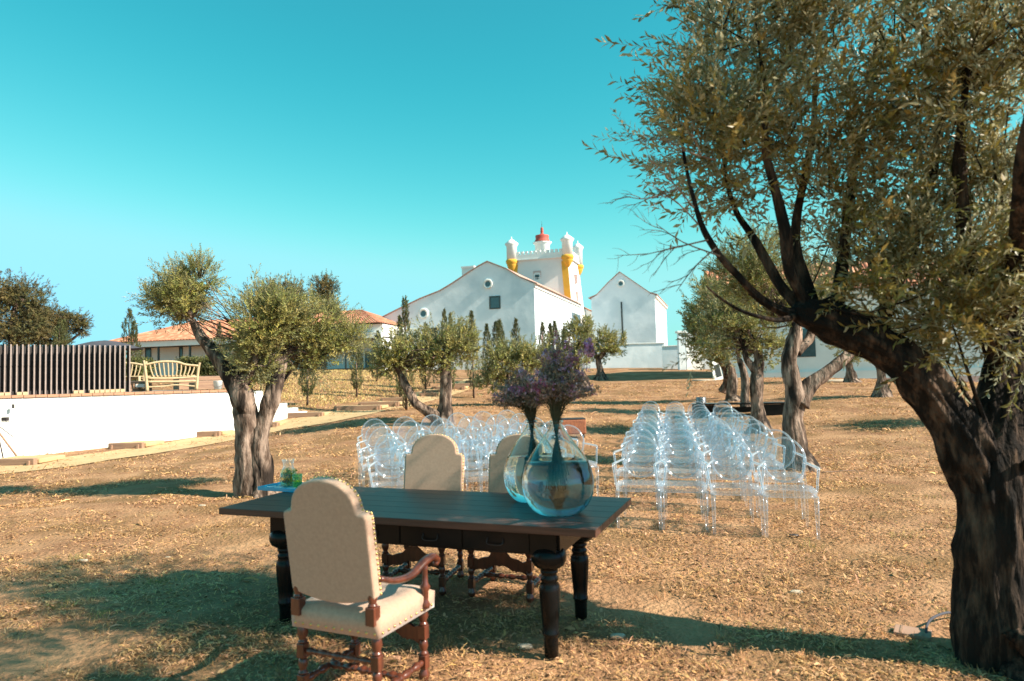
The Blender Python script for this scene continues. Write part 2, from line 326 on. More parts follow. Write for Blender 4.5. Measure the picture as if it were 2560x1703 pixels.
M_jug = clear_plastic('jug_glass', 0.05, 0.6, (0.97, 0.99, 0.98)); M_greenglass = clear_plastic('green_glass', 0.08, 0.45, (0.60, 0.84, 0.42)); M_lemon = clear_plastic('lemon_water', 0.02, 0.2, (0.93, 0.95, 0.70))
M_stem = mat('dried_stem', (0.05, 0.06, 0.028), (0.09, 0.075, 0.04), rough=0.9, attr=False)
M_petal = mat('purple_petal', (0.50, 0.31, 0.54), (0.62, 0.48, 0.56), rough=0.8, scale=9, attr=True, transl=0.25, contrast=(.45, .6), c3=(0.42, 0.13, 0.26), s3=12)
M_dry = mat('dried_calyx', (0.17, 0.14, 0.10), (0.38, 0.29, 0.26), rough=0.9, attr=True)
M_tray = mat('turquoise_enamel', (0.03, 0.36, 0.58), (0.05, 0.42, 0.62), rough=0.25, scale=5)
M_paper = mat('white_card', (0.78, 0.80, 0.80), rough=0.7)
M_wicker = mat('rusty_wicker', (0.42, 0.15, 0.07), (0.22, 0.08, 0.045), rough=0.9, scale=26, detail=3, stretch=(3, 3, .5), bump=0.6)
M_silver = mat('silver_lattice', (0.55, 0.56, 0.58), (0.08, 0.09, 0.10), rough=0.3, scale=30, metal=0.6)
M_stone = mat('pale_stone', (0.52, 0.44, 0.34), (0.40, 0.33, 0.25), rough=0.9, scale=20, bump=0.4)
M_pipe = mat('grey_pipe', (0.08, 0.08, 0.095), rough=0.85, spec=0.1)
M_board = mat('reddish_board', (0.40, 0.24, 0.17), (0.34, 0.20, 0.14), rough=0.9, scale=8)

# ------------------------------------------------------------------ ground
def terrain():
    xs = np.concatenate([-np.geomspace(1, 2400, 70)[::-1] - 11, np.linspace(-12, 12, 240), np.geomspace(1, 2400, 70) + 11])
    ys = np.concatenate([-np.geomspace(1, 600, 24)[::-1], np.linspace(-0.5, 3, 10), np.linspace(3.1, 30, 300), np.linspace(31, 90, 60), np.geomspace(95, 3500, 40)])
    X, Y = np.meshgrid(xs, ys); Z = hts(X, Y).reshape(X.shape)
    # clods and shallow ruts close to the camera
    def nse(s, a):
        r = np.random.default_rng(int(s * 100)); o = np.zeros_like(X)
        for k in range(14):
            th = r.uniform(0, 2 * np.pi); fr = s * r.uniform(.6, 1.6); o += np.sin((X * np.cos(th) + Y * np.sin(th)) * fr + r.uniform(0, 6.3))
        return o * a / 4
    near = np.clip((34 - np.hypot(X, Y)) / 20, 0, 1)
    Z = Z + near * (nse(1.2, .012) + nse(4.5, .006) + nse(14, .0035))
    nx = len(xs); i = np.arange((len(ys) - 1) * (nx - 1)); r_, c_ = i // (nx - 1), i % (nx - 1); a = r_ * nx + c_
    Q = np.stack([a, a + 1, a + nx + 1, a + nx], 1)
    o = link('ground', npmesh('ground', np.c_[X.ravel(), Y.ravel(), Z.ravel()], Q, M_soil, smooth=True)); tag(o, kind='structure')
    return o
terrain()
def strip(name, pts, wl, wr, m, lift=0.012):          # a sheet that follows the ground along a line
    P = [Vector(p) for p in pts]; Q = []
    for i in range(len(P) - 1):
        n = max(2, int((P[i + 1] - P[i]).length / .35))
        for k in range(n): Q.append(P[i].lerp(P[i + 1], k / n))
    Q.append(P[-1]); rows = []
    for i, p in enumerate(Q):
        t = (Q[min(i + 1, len(Q) - 1)] - Q[max(i - 1, 0)]); t.z = 0; t.normalize(); n = Vector((-t.y, t.x, 0)); row = []
        for k in range(7):
            s = -wr + (wl + wr) * k / 6; q = p + n * (s + (noise.noise(p * 1.3) * .14 if k in (0, 6) else 0)); row.append((q.x, q.y))
        rows.append(row)
    A_ = np.array(rows); z = hts(A_[..., 0], A_[..., 1]) + lift; V = np.c_[A_.reshape(-1, 2), z]
    i = np.arange((len(rows) - 1) * 6); a = (i // 6) * 7 + i % 6; Qd = np.stack([a, a + 1, a + 8, a + 7], 1)
    return tag(link(name, npmesh(name, V, Qd, m, smooth=True)), kind='structure')

# ------------------------------------------------------------------ left terrace: retaining wall, coping, deck
w0, w1 = G(0, 1148), G(590, 1077)
wd = (w1 - w0); wd.z = 0; wd.normalize(); wn = Vector((-wd.y, wd.x, 0))        # wn points away from the camera
wA = w0 - wd * 7; 
LEN = 7 + (w1 - w0).length + (Vector((-6.43, 21.4, 0)) - Vector((w1.x, w1.y, 0))).length
def wp(s, off=0): p = wA + wd * s + wn * off; return Vector((p.x, p.y, 0))
def ztop(s): return 1.49 - 0.10 * s / LEN
def steppoly():
    top = []
    s_st = LEN - 1.75
    zs = ztop(s_st)
    pl = [(0, -0.4), (LEN, -0.4 + .5)]
    zE = hz(*wp(LEN)[:2])
    lv = [zs, zs - (zs - zE) * .3, zs - (zs - zE) * .52, zs - (zs - zE) * .72, zs - (zs - zE) * .88]
    xs = [s_st, s_st + .35, s_st + .75, s_st + 1.1, s_st + 1.45, LEN]
    pl += [(LEN, lv[4])]
    for i in (4, 3, 2, 1): pl += [(xs[i], lv[i]), (xs[i], lv[i - 1])]
    pl += [(s_st, zs), (0, ztop(0))]
    return pl
Mw = Matrix(((wd.x, 0, wn.x, wA.x), (wd.y, 0, wn.y, wA.y), (0, 1, 0, 0), (0, 0, 0, 1)))
rw = empty('retaining_wall', wp(LEN / 2), 0, 'long white rendered retaining wall with stepped end holding up the left terrace', 'wall')
def inv(o): o.matrix_parent_inverse = rw.matrix_basis.inverted()
o = MB().prism(steppoly(), Mw, 0.25).build('wall', M_wallw, rw, bevel=.01); inv(o)
mb = MB(); s = 0.0
while s < LEN - 1.8:
    l = .24; mb.box(wp(s + l / 2, .11) + Vector((0, 0, ztop(s) + .035 + random.uniform(-.004, .004))), (l - .012, .30, .062), math.atan2(wd.y, wd.x)); s += l
o = mb.build('coping', M_brick, rw, kind='stuff'); inv(o)
DK = ztop(LEN / 2) + .05
mb = MB(); c = wp(LEN / 2 - 1.2, 5.2); mb.box(c + Vector((0, 0, DK - .1)), (LEN - 2.4, 9.8, .16), math.atan2(wd.y, wd.x))
tag(mb.build('terrace_deck', M_deck), kind='structure')

def onwall(px, py, off):                     # point on the vertical plane parallel to the wall
    r = ray(px, py); n = wn; p0 = wp(0, off); o = Vector((0, 0, EYE)); t = (p0 - o).dot(n) / r.dot(n); return o + r * t
# fence of upright fins
fA = onwall(-60, 970, .35); fB = onwall(316, 972, .35)
fence = empty('slatted_fence', (fA + fB) / 2 - Vector((0, 0, .6)), 0, 'tall dark fence of upright fins with pale edges on the terrace wall', 'fence')
fi = fence.matrix_basis.inverted()
ang = math.atan2(wd.y, wd.x)
nf = 28; slat_me = MB().box((0, 0, .62), (.024, .12, 1.24)).mesh('slat', M_slat)
edge_me = MB().box((0, 0, .62), (.030, .022, 1.245)).mesh('slat_edge', M_edge)
foot_me = MB().box((0, 0, .04), (.10, .10, .08)).mesh('foot_block', M_bench)
for i in range(nf):
    t = i / (nf - 1); p = fA.lerp(fB, t); p.z = DK + .01
    s_ = link('slat', slat_me, fence); s_.matrix_parent_inverse = fi; s_.location = p + Vector((wd.x * .05, wd.y * .05, 0)) + wn * .02; s_.rotation_euler = (0, 0, ang + R(12))
    e_ = link('slat_edge', edge_me, s_); e_.location = (0, -.072, 0)
    if i in (3, 4, 5, 7, 8, 17, 18, 20, 21, 22, 23, 24, 25, 26):
        f_ = link('foot_block', foot_me, fence); f_.matrix_parent_inverse = fi; f_.location = p + wn * -.08; f_.rotation_euler = (0, 0, ang)
mb = MB(); L_ = (fB - fA).length; c = (fA + fB) / 2 + wn * .06; c.z = DK + .86; mb.box(c, (L_, .012, .018), ang)
c2 = (fA + fB) / 2 + wn * .2; c2.z = DK + .06; mb.box(c2, (L_, .05, .10), ang)
o = mb.build('rail', M_metal, fence); o.matrix_parent_inverse = fi
c3 = (fA + fB) / 2 + wn * .24; c3.z = DK + .62
o = MB().box(c3, (L_, .02, 1.20), ang).build('gap_shade_board', M_slat, fence); o.matrix_parent_inverse = fi  # dark sheet added so the gaps between the fins look shaded

def rel(o, root): o.matrix_parent_inverse = root.matrix_basis.inverted()
# branch bench: local x along the bench
def make_bench(loc, rz, label):
    t = empty('garden_bench', loc, rz, label, 'bench', 'branch wood benches on the terrace')
    hw = .68
    for sx in (-1, 1):
        MB().tube([(sx * (hw - .06), -.02, 0), (sx * (hw - .03), 0, .4), (sx * hw, .0, .66), (sx * (hw + .03), -.02, .86 if sx < 0 else .78)], [.045, .04, .036, .03], n=8).build('back_leg', M_bench, t)
        MB().tube([(sx * (hw - .05), .42, 0), (sx * (hw - .04), .42, .42)], [.04, .035], n=8, sub=1).build('front_leg', M_bench, t)
    MB().tube([(-hw, 0, .74), (-.3, 0, .82), (.1, 0, .81), (.35, 0, .73), (hw, 0, .69)], .032, n=8).build('top_rail', M_bench, t)
    MB().tube([(-hw + .03, 0, .37), (0, 0, .35), (hw - .03, 0, .38)], .030, n=8).build('seat_rail', M_bench, t)
    MB().tube([(-hw + .04, 0, .27), (0, 0, .255), (hw - .04, 0, .26)], .032, n=8).build('lower_rail', M_bench, t)
    MB().tube([(-hw + .04, 0, .12), (-.2, 0, .13), (.1, 0, .16), (hw - .04, 0, .10)], .022, n=8).build('stretcher', M_bench, t)
    for i in range(11):
        x = -.56 + i * .112; f_ = (i - 5) / 5; MB().tube([(x, 0, .80 - .06 * max(0, (x + .1)) - .03 * abs(f_)), (x * .97 + .01, .01, .6), (x * .86 - .02 * f_, 0, .38)], [.018, .021, .017], n=6).build('spindle', M_bench, t)
    for k in range(4): MB().box((0, .07 + k * .105, .42), (2 * hw - .08, .085, .03)).build('seat_slat', M_bench, t)
    return t
bA = onwall(372, 975, .55); bA.z = DK; bB = onwall(487, 975, .55); bB.z = DK
make_bench((bA + bB) / 2, ang + R(-14), 'pale branch wood bench seen from behind at the terrace edge')
b2 = onwall(300, 960, 2.6); b2.z = DK + .02
make_bench(b2, ang + R(150), 'second branch wood bench half hidden behind the fence end')
# low timber planters and pots on the terrace
for k, (x0, x1, off, hh, lab) in enumerate([(318, 372, 1.6, .30, 'grey timber planter between the fence end and the bench'), (480, 548, 1.8, .26, 'brown timber planter to the right of the bench'), (440, 620, 3.6, .42, 'long low timber platform behind the bench')]):
    a = onwall(x0, 960, off); b = onwall(x1, 960, off); c = (a + b) / 2; c.z = DK + hh / 2; Lx = (b - a).length
    t = empty('timber_planter', (c.x, c.y, DK), ang, lab, 'planter', 'timber planters on the terrace')
    for q in range(3): MB().box((0, -.3, hh * (q + .5) / 3), (Lx, .04, hh / 3 - .01)).build('board', M_timber, t)
    MB().box((0, .02, hh - .015), (Lx - .02, .58, .03)).build('lid', M_edge, t)
    MB().box((-Lx / 2 + .02, 0, hh / 2 - .02), (.04, .56, hh - .05)).build('end_panel', M_timber, t); MB().box((Lx / 2 - .02, 0, hh / 2 - .02), (.04, .56, hh - .05)).build('end_panel', M_timber, t)
p = onwall(545, 975, .7); t = empty('white_bucket', (p.x, p.y, DK), 0, 'white bucket at the end of the terrace beside the olive trunk', 'bucket')
MB().lathe([(.10, 0), (.13, .24), (.138, .25), (.125, .25), (.095, .02), (0, .02)], n=20).build('body', M_wallw, t)
MB().tube([(-.13, 0, .22), (-.14, -.02, .12), (0, -.15, .06), (.14, -.02, .12), (.13, 0, .22)], .004, n=5).build('handle', M_metal, t)
p = onwall(352, 965, 1.2); t = empty('path_lamp', (p.x, p.y, DK), 0, 'small garden lamp with square pale head left of the bench', 'garden lamp')
MB().lathe([(.05, 0), (.05, .015), (.012, .02), (.012, .12)], n=12).build('stem', M_brass, t); MB().box((0, 0, .165), (.24, .12, .09)).build('head', M_wallw, t, bevel=.01)
# parasol
p = W(262, 895, 24.5); zg = DK; top = W(258, 851, 24.5).z
t = empty('parasol', (p.x, p.y, zg), 0, 'wide dark fabric parasol rising behind the slatted fence', 'parasol')
MB().lathe([(.3, 0), (.3, .06), (.04, .08)], n=16).build('base', M_metal, t); MB().lathe([(.025, 0), (.025, top - zg - .02)], n=10).build('pole', M_metal, t)
mb = MB(); n = 8; rr = 1.28; hh = top - zg
ring = []; V = [(0, 0, hh)]; 
for j, (q, zz) in enumerate([(.33, .05), (.66, .16), (1.0, .30)]):
    for k in range(32):
        a = 2 * math.pi * k / 32; sag = abs(((k % 4) / 4) - .5) * 2; V.append((rr * q * math.cos(a) * (.955 + .045 * sag), rr * q * math.sin(a) * (.955 + .045 * sag), hh - zz - (1 - sag) * .02 * q * 2))
Fc = [(0, 1 + k, 1 + (k + 1) % 32) for k in range(32)]
for j in range(2): Fc += [(1 + j * 32 + k, 1 + j * 32 + (k + 1) % 32, 33 + j * 32 + (k + 1) % 32, 33 + j * 32 + k) for k in range(32)]
mb.add(V, Fc); o = mb.build('canopy', M_canvas, t); sdm = o.modifiers.new('cloth', 'SOLIDIFY'); sdm.thickness = .008
for k in range(8):
    a = 2 * math.pi * (k + .0) / 8; MB().tube([(0, 0, hh - .12), (rr * .6 * math.cos(a), rr * .6 * math.sin(a), hh - .20), (rr * .98 * math.cos(a), rr * .98 * math.sin(a), hh - .33)], .009, n=5, sub=1).build('rib', M_metal, t)
# tripod stand leaning against the wall at the far left
p = G(48, 1150); t = empty('tripod_stand', (p.x, p.y, p.z), 0, 'thin dark metal tripod with small box against the white wall', 'tripod')
def loc(px, py, d): q = W(px, py, d); return (q.x - p.x, q.y - p.y, q.z - p.z)
dd = p.y - .1
MB().tube([(0, 0, .01), loc(0, 1085, dd), loc(-45, 1040, dd)], .022, n=7, sub=1).build('leg', M_timber, t)
MB().tube([loc(8, 1146, dd + .1), loc(-6, 1080, dd), loc(-40, 1035, dd)], .014, n=7, sub=1).build('leg', M_metal, t)
MB().tube([loc(-70, 1150, dd - .5), loc(-42, 1037, dd)], .018, n=7, sub=1).build('leg', M_metal, t)
MB().tube([loc(32, 1092, dd), loc(-20, 1052, dd)], .010, n=6, sub=1).build('brace', M_metal, t)
MB().tube([loc(45, 1053, dd), loc(-60, 1058, dd)], .008, n=6, sub=1).build('arm', M_metal, t)
MB().box(loc(13, 1048, dd), (.13, .09, .09)).build('box_head', M_metal, t, bevel=.01)
MB().box(loc(33, 1016, dd + .3), (.03, .05, .1)).build('hook', M_metal, t)

# ------------------------------------------------------------------ stepped sand path and its timber risers
PP = [(-60, 1185), (90, 1170), (360, 1130), (552, 1100), (700, 1068), (808, 1052), (893, 1036), (975, 1017), (1040, 1000), (1120, 978), (1190, 958), (1230, 948)]
strip('sand_path', [G(*q) for q in PP], 1.05, .65, M_path)
STEPS = [(-30, 92, 1160), (272, 360, 1117), (473, 552, 1087), (640, 695, 1066), (686, 808, 1042), (835, 952, 1021), (897, 998, 1008), (952, 1012, 997), (1049, 1092, 985), (1056, 1104, 978), (1080, 1162, 968), (1130, 1200, 960), (1165, 1212, 952)]
steps_n = len(STEPS)
for i, (x0, x1, y) in enumerate(STEPS):
    a = G(x0, y + 6); b = W(x1, y, a.y - .05 * 0 + .0); b.z = hz(b.x, b.y)
    c = (a + b) / 2; L_ = (b - a).length; rz = math.atan2(b.y - a.y, b.x - a.x) - R(4)
    lab = 'weathered timber path step, ' + (NUM[i] if i < 10 else ['eleventh', 'twelfth', 'thirteenth'][i - 10]) + ' going up the sand path from the left'
    t = empty('timber_step', (c.x, c.y, c.z - .02), rz, lab, 'path step', 'timber steps of the sand path')
    MB().box((0, 0, .075), (L_, .12, .19)).build('riser', M_timber, t, bevel=.008)
    for sx in (-1, 1): MB().box((sx * (L_ / 2 - .1), -.085, .05), (.05, .045, .16)).build('peg', M_timber, t)
    MB().box((0, .45, .10), (L_ + .1, .8, .10)).build('tread', M_path, t, bevel=.02)

# ------------------------------------------------------------------ buildings
def corr(P00, P10, P01, P11, n, r, m, name, parent, rows=0):      # ribbed tile roof between four corners (0=eave, 1=ridge)
    P00, P10, P01, P11 = map(Vector, (P00, P10, P01, P11)); nrm = (P10 - P00).cross(P01 - P00).normalized()
    if nrm.z < 0: nrm = -nrm
    sub = 6; K = n * sub; V = []; Qs = []
    rws = max(2, rows)
    for j in range(rws + 1):
        t = j / rws
        for k in range(K + 1):
            u = k / K; p = P00.lerp(P10, u).lerp(P01.lerp(P11, u), t); ph = abs(math.sin(math.pi * u * n)); V.append(p + nrm * (r * ph + (0.0)))
        if j < rws:
            pass
    for j in range(rws):
        for k in range(K): a = j * (K + 1) + k; Qs.append((a, a + 1, a + K + 2, a + K + 1))
    me = npmesh(name, np.array([tuple(v) for v in V]), np.array(Qs), m, smooth=False); o = link(name, me, parent); return o
class Plane:                                   # an upright plane through P along direction u (horizontal)
    def __init__(s, P, u): s.P = Vector(P); s.u = Vector(u).normalized(); s.n = Vector((s.u.y, -s.u.x, 0))
    def hit(s, px, py):
        r = ray(px, py); o = Vector((0, 0, EYE)); t = (s.P - o).dot(s.n) / r.dot(s.n); q = o + r * t; return ((q - s.P).dot(s.u), q.z)
    def at(s, a, z, off=0): q = s.P + s.u * a - s.n * off; return Vector((q.x, q.y, z))
    def M(s, off=0): d = -s.n; o = s.P + d * off; return Matrix(((s.u.x, 0, d.x, o.x), (s.u.y, 0, d.y, o.y), (0, 1, 0, 0), (0, 0, 0, 1)))
FU = Vector((.955, -.295, 0)).normalized(); BK = Vector((.295, .955, 0)).normalized()
cr = W(1335, 709, 50); hallP = Plane((cr.x, cr.y, 0), FU)
hall = empty('white_hall', (cr.x - 5, cr.y + 6, 1.9), 0, 'large white hall with long asymmetric gable and bright sunlit side wall', 'building')
def onto(o, root): rel(o, root); return o
outl = [(1335, 709), (1300, 694), (1265, 673), (1218, 655), (1195, 667), (1160, 690), (1130, 710), (1100, 728), (1050, 748), (1000, 772), (950, 797)]
top = [hallP.hit(*q) for q in outl]
poly = [(top[0][0], 0.8), *top, (top[-1][0], .8)]
onto(MB().prism(poly, hallP.M(), 17.0).build('wall', M_white, hall), hall)
# roof slabs following the gable outline
rp_ = [(a, z + .0) for a, z in top]
def slab(seq, name, mt, d0, d1, th, lift=.02):
    up = [(a, z + lift + th) for a, z in seq]; lo = [(a, z + lift) for a, z in reversed(seq)]
    return onto(MB().prism(up + lo, hallP.M(d0), d1 - d0).build(name, mt, hall), hall)
ext = [(top[0][0] + .25, top[0][1] - .08)] + rp_[1:4]; slab(ext, 'roof', M_verge, -.10, 17.1, .075)
slab(rp_[3:] + [(rp_[-1][0] - .2, rp_[-1][1] - .08)], 'roof', M_verge, -.10, 17.1, .06)
slab([(top[0][0] + .10, top[0][1] - .30), (top[0][0] - .02, top[0][1] - .26)], 'cornice', M_trim, 0.0, 17.0, .26)
sideP = Plane((cr.x, cr.y, 0), BK)
def ring_window(P, px, py, r, root, off=0):
    a, z = P.hit(px, py); q = P.at(a, z); rot = Matrix((P.u, Vector((0, 0, 1)), P.n)).transposed()
    fr = onto(MB().lathe([(r * 1.0, 0), (r * 1.75, 0), (r * 1.75, .10), (r * 1.0, .06), (r, 0)], q, 28, rot, caps=False).build('window_surround', M_wallw, root), root)
    onto(MB().lathe([(0, .03), (r * 1.02, .03)], q, 28, rot, caps=False).build('window', M_pane, root), root)
ring_window(hallP, 1220, 710, .22, hall); ring_window(hallP, 1059, 784, .24, hall)
def win(P, x0, y0, x1, y1, root, pane=M_pane, fr=M_wallw, fw=.10, bars=(0, 0), name='window', barm=None):
    a0, z1 = P.hit(x0, y0); a1, z0 = P.hit(x1, y1); d = P.M(-.05)
    outer = [(a0 - fw, z0 - fw), (a1 + fw, z0 - fw), (a1 + fw, z0), (a0 - fw, z0)]
    mb = MB()
    for q in ([(a0 - fw, z0 - fw), (a1 + fw, z0 - fw), (a1 + fw, z0), (a0 - fw, z0)], [(a0 - fw, z1), (a1 + fw, z1), (a1 + fw, z1 + fw), (a0 - fw, z1 + fw)], [(a0 - fw, z0), (a0, z0), (a0, z1), (a0 - fw, z1)], [(a1, z0), (a1 + fw, z0), (a1 + fw, z1), (a1, z1)]): mb.prism(q, d, .055)
    f_ = onto(mb.build(name, fr, root), root)
    onto(MB().prism([(a0, z0), (a1, z0), (a1, z1), (a0, z1)], P.M(-.012), .02).build('pane', pane, root), root)
    if bars[0] or bars[1]:
        mb = MB()
        for i in range(bars[0]): a = a0 + (a1 - a0) * (i + 1) / (bars[0] + 1); mb.prism([(a - .03, z0), (a + .03, z0), (a + .03, z1), (a - .03, z1)], P.M(-.03), .015)
        for i in range(bars[1]): z = z0 + (z1 - z0) * (i + 1) / (bars[1] + 1); mb.prism([(a0, z - .03), (a1, z - .03), (a1, z + .03), (a0, z + .03)], P.M(-.034), .015)
        onto(mb.build('glazing_bar', barm or M_frame, root), root)
win(hallP, 1226, 744, 1249, 769, hall, fr=M_frame, fw=.09); win(hallP, 1069, 822, 1094, 868, hall, pane=M_void, fr=M_frame, fw=.06); win(hallP, 1153, 817, 1166, 835, hall, pane=M_void, fr=M_frame, fw=.05)
# plinth band and side wall slit windows
aL, aR = top[-1][0], top[0][0]; zb = hallP.hit(1250, 877)[1]
onto(MB().prism([(aL, .8), (aR + .06, .8), (aR + .06, zb), (aL, zb)], hallP.M(-.06), .055).build('plinth', M_wallw, hall), hall)
for k in range(6):
    s = 1.7 + k * 2.35; 
    onto(MB().prism([(s, hallP.hit(1335, 815)[1] - 2.2), (s + .45, hallP.hit(1335, 815)[1] - 2.2), (s + .45, hallP.hit(1335, 815)[1]), (s, hallP.hit(1335, 815)[1])], sideP.M(-.03), .04).build('window', M_stain, hall), hall)
CHP = Plane(hallP.at(0, 0, 2.5), FU); ch0 = CHP.at(CHP.hit(1174, 690)[0], CHP.hit(1174, 690)[1] - 1.2); ztp = CHP.hit(1174, 671)[1]
onto(MB().box((ch0.x, ch0.y, (ch0.z + ztp) / 2), (1.0, .8, ztp - ch0.z), math.atan2(FU.y, FU.x)).box((ch0.x, ch0.y, ztp + .06), (1.12, .92, .12), math.atan2(FU.y, FU.x)).build('chimney', M_wallw, hall), hall)
# rear wing past the tower
s1 = 23.2; q = hallP.P + BK * s1
wing = empty('rear_wing', (q.x - 3, q.y + 4, 1.9), 0, 'low white wing with tiled roof running back from the tower', 'building')
wp_ = [(-6, .8), (0, .8), (0, top[0][1] - .25), (-3, top[0][1] + 1.3), (-6, top[0][1] - .25)]
onto(MB().prism(wp_, hallP.M(s1), 9.5).build('wall', M_wallw, wing), wing)
for sg in ([(0.2, top[0][1] - .35), (-3, top[0][1] + 1.32)], [(-3, top[0][1] + 1.32), (-6.2, top[0][1] - .35)]):
    up = [(a, z + .14) for a, z in sg]; lo = [(a, z + .02) for a, z in reversed(sg)]; onto(MB().prism(up + lo, hallP.M(s1 - .05), 9.7).build('roof', M_tile, wing), wing)
for k in range(3): onto(MB().prism([(s1 + 1.5 + k * 2.6, 4.2), (s1 + 2.3 + k * 2.6, 4.2), (s1 + 2.3 + k * 2.6, 6.0), (s1 + 1.5 + k * 2.6, 6.0)], sideP.M(-.03), .04).build('window', M_pane, wing), wing)

# tower
tc = W(1430, 765, 66.4); TW, TD = 6.5, 6.0
tower = empty('castle_tower', (tc.x - 3, tc.y + 3, 1.9), 0, 'square white tower with battlements, ochre corner turrets and red lantern dome', 'tower')
TP = Plane((tc.x, tc.y, 0), FU)
zb0 = tc.z; zpar = W(1412, 641, 66.4).z; ztopp = W(1412, 622, 66.4).z
def tw(a, d, z):
    t = (zpar - z) / (zpar - zb0); k = .38 * t            # walls lean in towards the top
    sa = 1 if a > -TW / 2 else -1; sd_ = -1 if d < TD / 2 else 1
    q = TP.P + FU * (a + sa * (k - .38)) + BK * (d + sd_ * (k - .38)); return Vector((q.x, q.y, z))
V = []
for z in (.8, zpar):
    for a, d in ((-TW, 0), (0, 0), (0, TD), (-TW, TD)): V.append(tw(a, d, z))
onto(MB().add(V, [(3, 2, 1, 0), (4, 5, 6, 7), (0, 1, 5, 4), (1, 2, 6, 5), (2, 3, 7, 6), (3, 0, 4, 7)]).build('wall', M_towerw, tower), tower)
c = [tw(a, d, zpar) for a, d in ((-TW, 0), (0, 0), (0, TD), (-TW, TD))]; cc = sum(c, Vector()) / 4
mb = MB(); mm = MB(); mer = []
hpar = (ztopp - zpar) * .62
for i in range(4):
    a, b = c[i], c[(i + 1) % 4]; m_ = (a + b) / 2; L_ = (b - a).length; rz = math.atan2(b.y - a.y, b.x - a.x); out = (m_ - cc).normalized()
    mb.box(m_ + out * .10 + Vector((0, 0, .05)), (L_ + .2 - (.0 if i % 2 else .42), .22, .10), rz)
    mb.box(m_ + Vector((0, 0, .1 + hpar / 2)), (L_ - (.0 if i % 2 else .32), .30 if i % 2 else .30, hpar), rz)
    n = 13
    for k in range(n): mer.append((a.lerp(b, (k + .5) / n) + Vector((0, 0, .1 + hpar)), rz))
onto(mb.build('parapet', M_wallw, tower), tower)
mer_me = MB().box((0, 0, .16), (.27, .26, .32)).mesh('merlon', M_wallw)
for q, rz in mer:
    o = link('merlon', mer_me, tower); onto(o, tower); o.location = q; o.rotation_euler = (0, 0, rz)
def turret(q, zc_top, zw_bot, zy_bot, r):
    h = zc_top - zw_bot
    o = onto(MB().lathe([(r, 0), (r, h - .35), (r * 1.25, h - .18), (r * 1.32, h - .05), (r * .5, h + .30), (r * .12, h + .42), (r * .10, h + .62), (0.01, h + .68)], (q.x, q.y, zw_bot), 24).build('turret', M_wallw, tower), tower)
    hy = zw_bot - zy_bot
    onto(MB().lathe([(.02, 0), (r * .35, hy * .10), (r * .75, hy * .36), (r * .95, hy * .55), (r * 1.0, hy * .62), (r * .98, hy * .68), (r * 1.18, hy * .74), (r * 1.18, hy * .84), (r * 1.22, hy * .9), (r * 1.1, hy)], (q.x, q.y, zy_bot), 24).build('corbel', M_yellow, tower), tower)
zt = lambda y, d=66.4, x=1425: W(x, y, d).z
turret(c[1], zt(594), zt(636), zt(668), .52); turret(c[0], zt(606, 68, 1266), zt(648, 68, 1266), zt(682, 68, 1266), .52); turret(c[2], zt(618, 72, 1446), zt(664, 72, 1446), zt(692, 72, 1446), .46)
# ochre pilasters down the front corners
for a0, a1, ybot in ((-.66, -.04, 0), (-TW + .04, -TW + .66, 0)):
    v = []
    for z in (zb0 - 3, zt(650)):
        for a in (a0, a1):
            p_ = tw(a if a > -1 else a, 0, z); v.append(p_ - TP.n * -.05); 
    for z in (zb0 - 3, zt(650)):
        for a in (a0, a1): v.append(tw(a, 0, z) - TP.n * .1)
    onto(MB().add(v, [(0, 1, 3, 2), (4, 6, 7, 5), (0, 4, 5, 1), (2, 3, 7, 6), (0, 2, 6, 4), (1, 5, 7, 3)]).build('pilaster', M_yellow, tower), tower)
TPf = Plane(TP.at(0, 0, .25), FU)
win(TPf, 1337, 687, 1349, 702, tower, pane=M_pane, fr=M_wallw, fw=.10, bars=(1, 2))
a0, z1 = TPf.hit(1333, 681); a1, z0 = TPf.hit(1353, 707); mb = MB()
for k in range(6):
    z = z0 + (z1 - z0) * (k + .1) / 6; hh = (z1 - z0) / 6 * .7
    for aa in (a0, a1 - .12): mb.prism([(aa, z), (aa + .12, z), (aa + .12, z + hh), (aa, z + hh)], TPf.M(-.03), .04)
for k in range(5): a = a0 + (a1 - a0) * (k + .1) / 5; mb.prism([(a, z1), (a + .11, z1), (a + .11, z1 + .12), (a, z1 + .12)], TPf.M(-.03), .04)
onto(mb.build('tile_surround', M_stain, tower), tower)
TS = Plane(TP.at(0, 0, 0), BK)
for z in (zt(700), zt(745)): onto(MB().prism([(2.6, z), (3.0, z), (3.0, z + .9), (2.6, z + .9)], TS.M(-.06), .3).build('window', M_stain, tower), tower)
lx = W(1356, 620, 69.5); zd = zt(607, 69.5, 1357); zs = zt(568, 69.5, 1357)
onto(MB().lathe([(.75, zpar - .2), (.75, zd - .28), (.86, zd - .15), (1.0, zd), (.6, zd + .05)], (lx.x, lx.y, 0), 28).build('lantern_drum', M_wallw, tower), tower)
H_ = zs - zd
onto(MB().lathe([(.86, 0), (.78, .10 * H_), (.66, .25 * H_), (.70, .38 * H_), (.68, .46 * H_), (.30, .50 * H_), (.17, .58 * H_), (.13, .66 * H_), (.19, .72 * H_), (.12, .78 * H_), (.17, .84 * H_), (.11, .90 * H_), (.15, .95 * H_), (.02, H_)], (lx.x, lx.y, zd), 28).build('dome', M_red, tower), tower)
onto(MB().lathe([(.02, 0), (.012, .6)], (lx.x, lx.y, zs), 6).build('finial', M_metal, tower), tower)

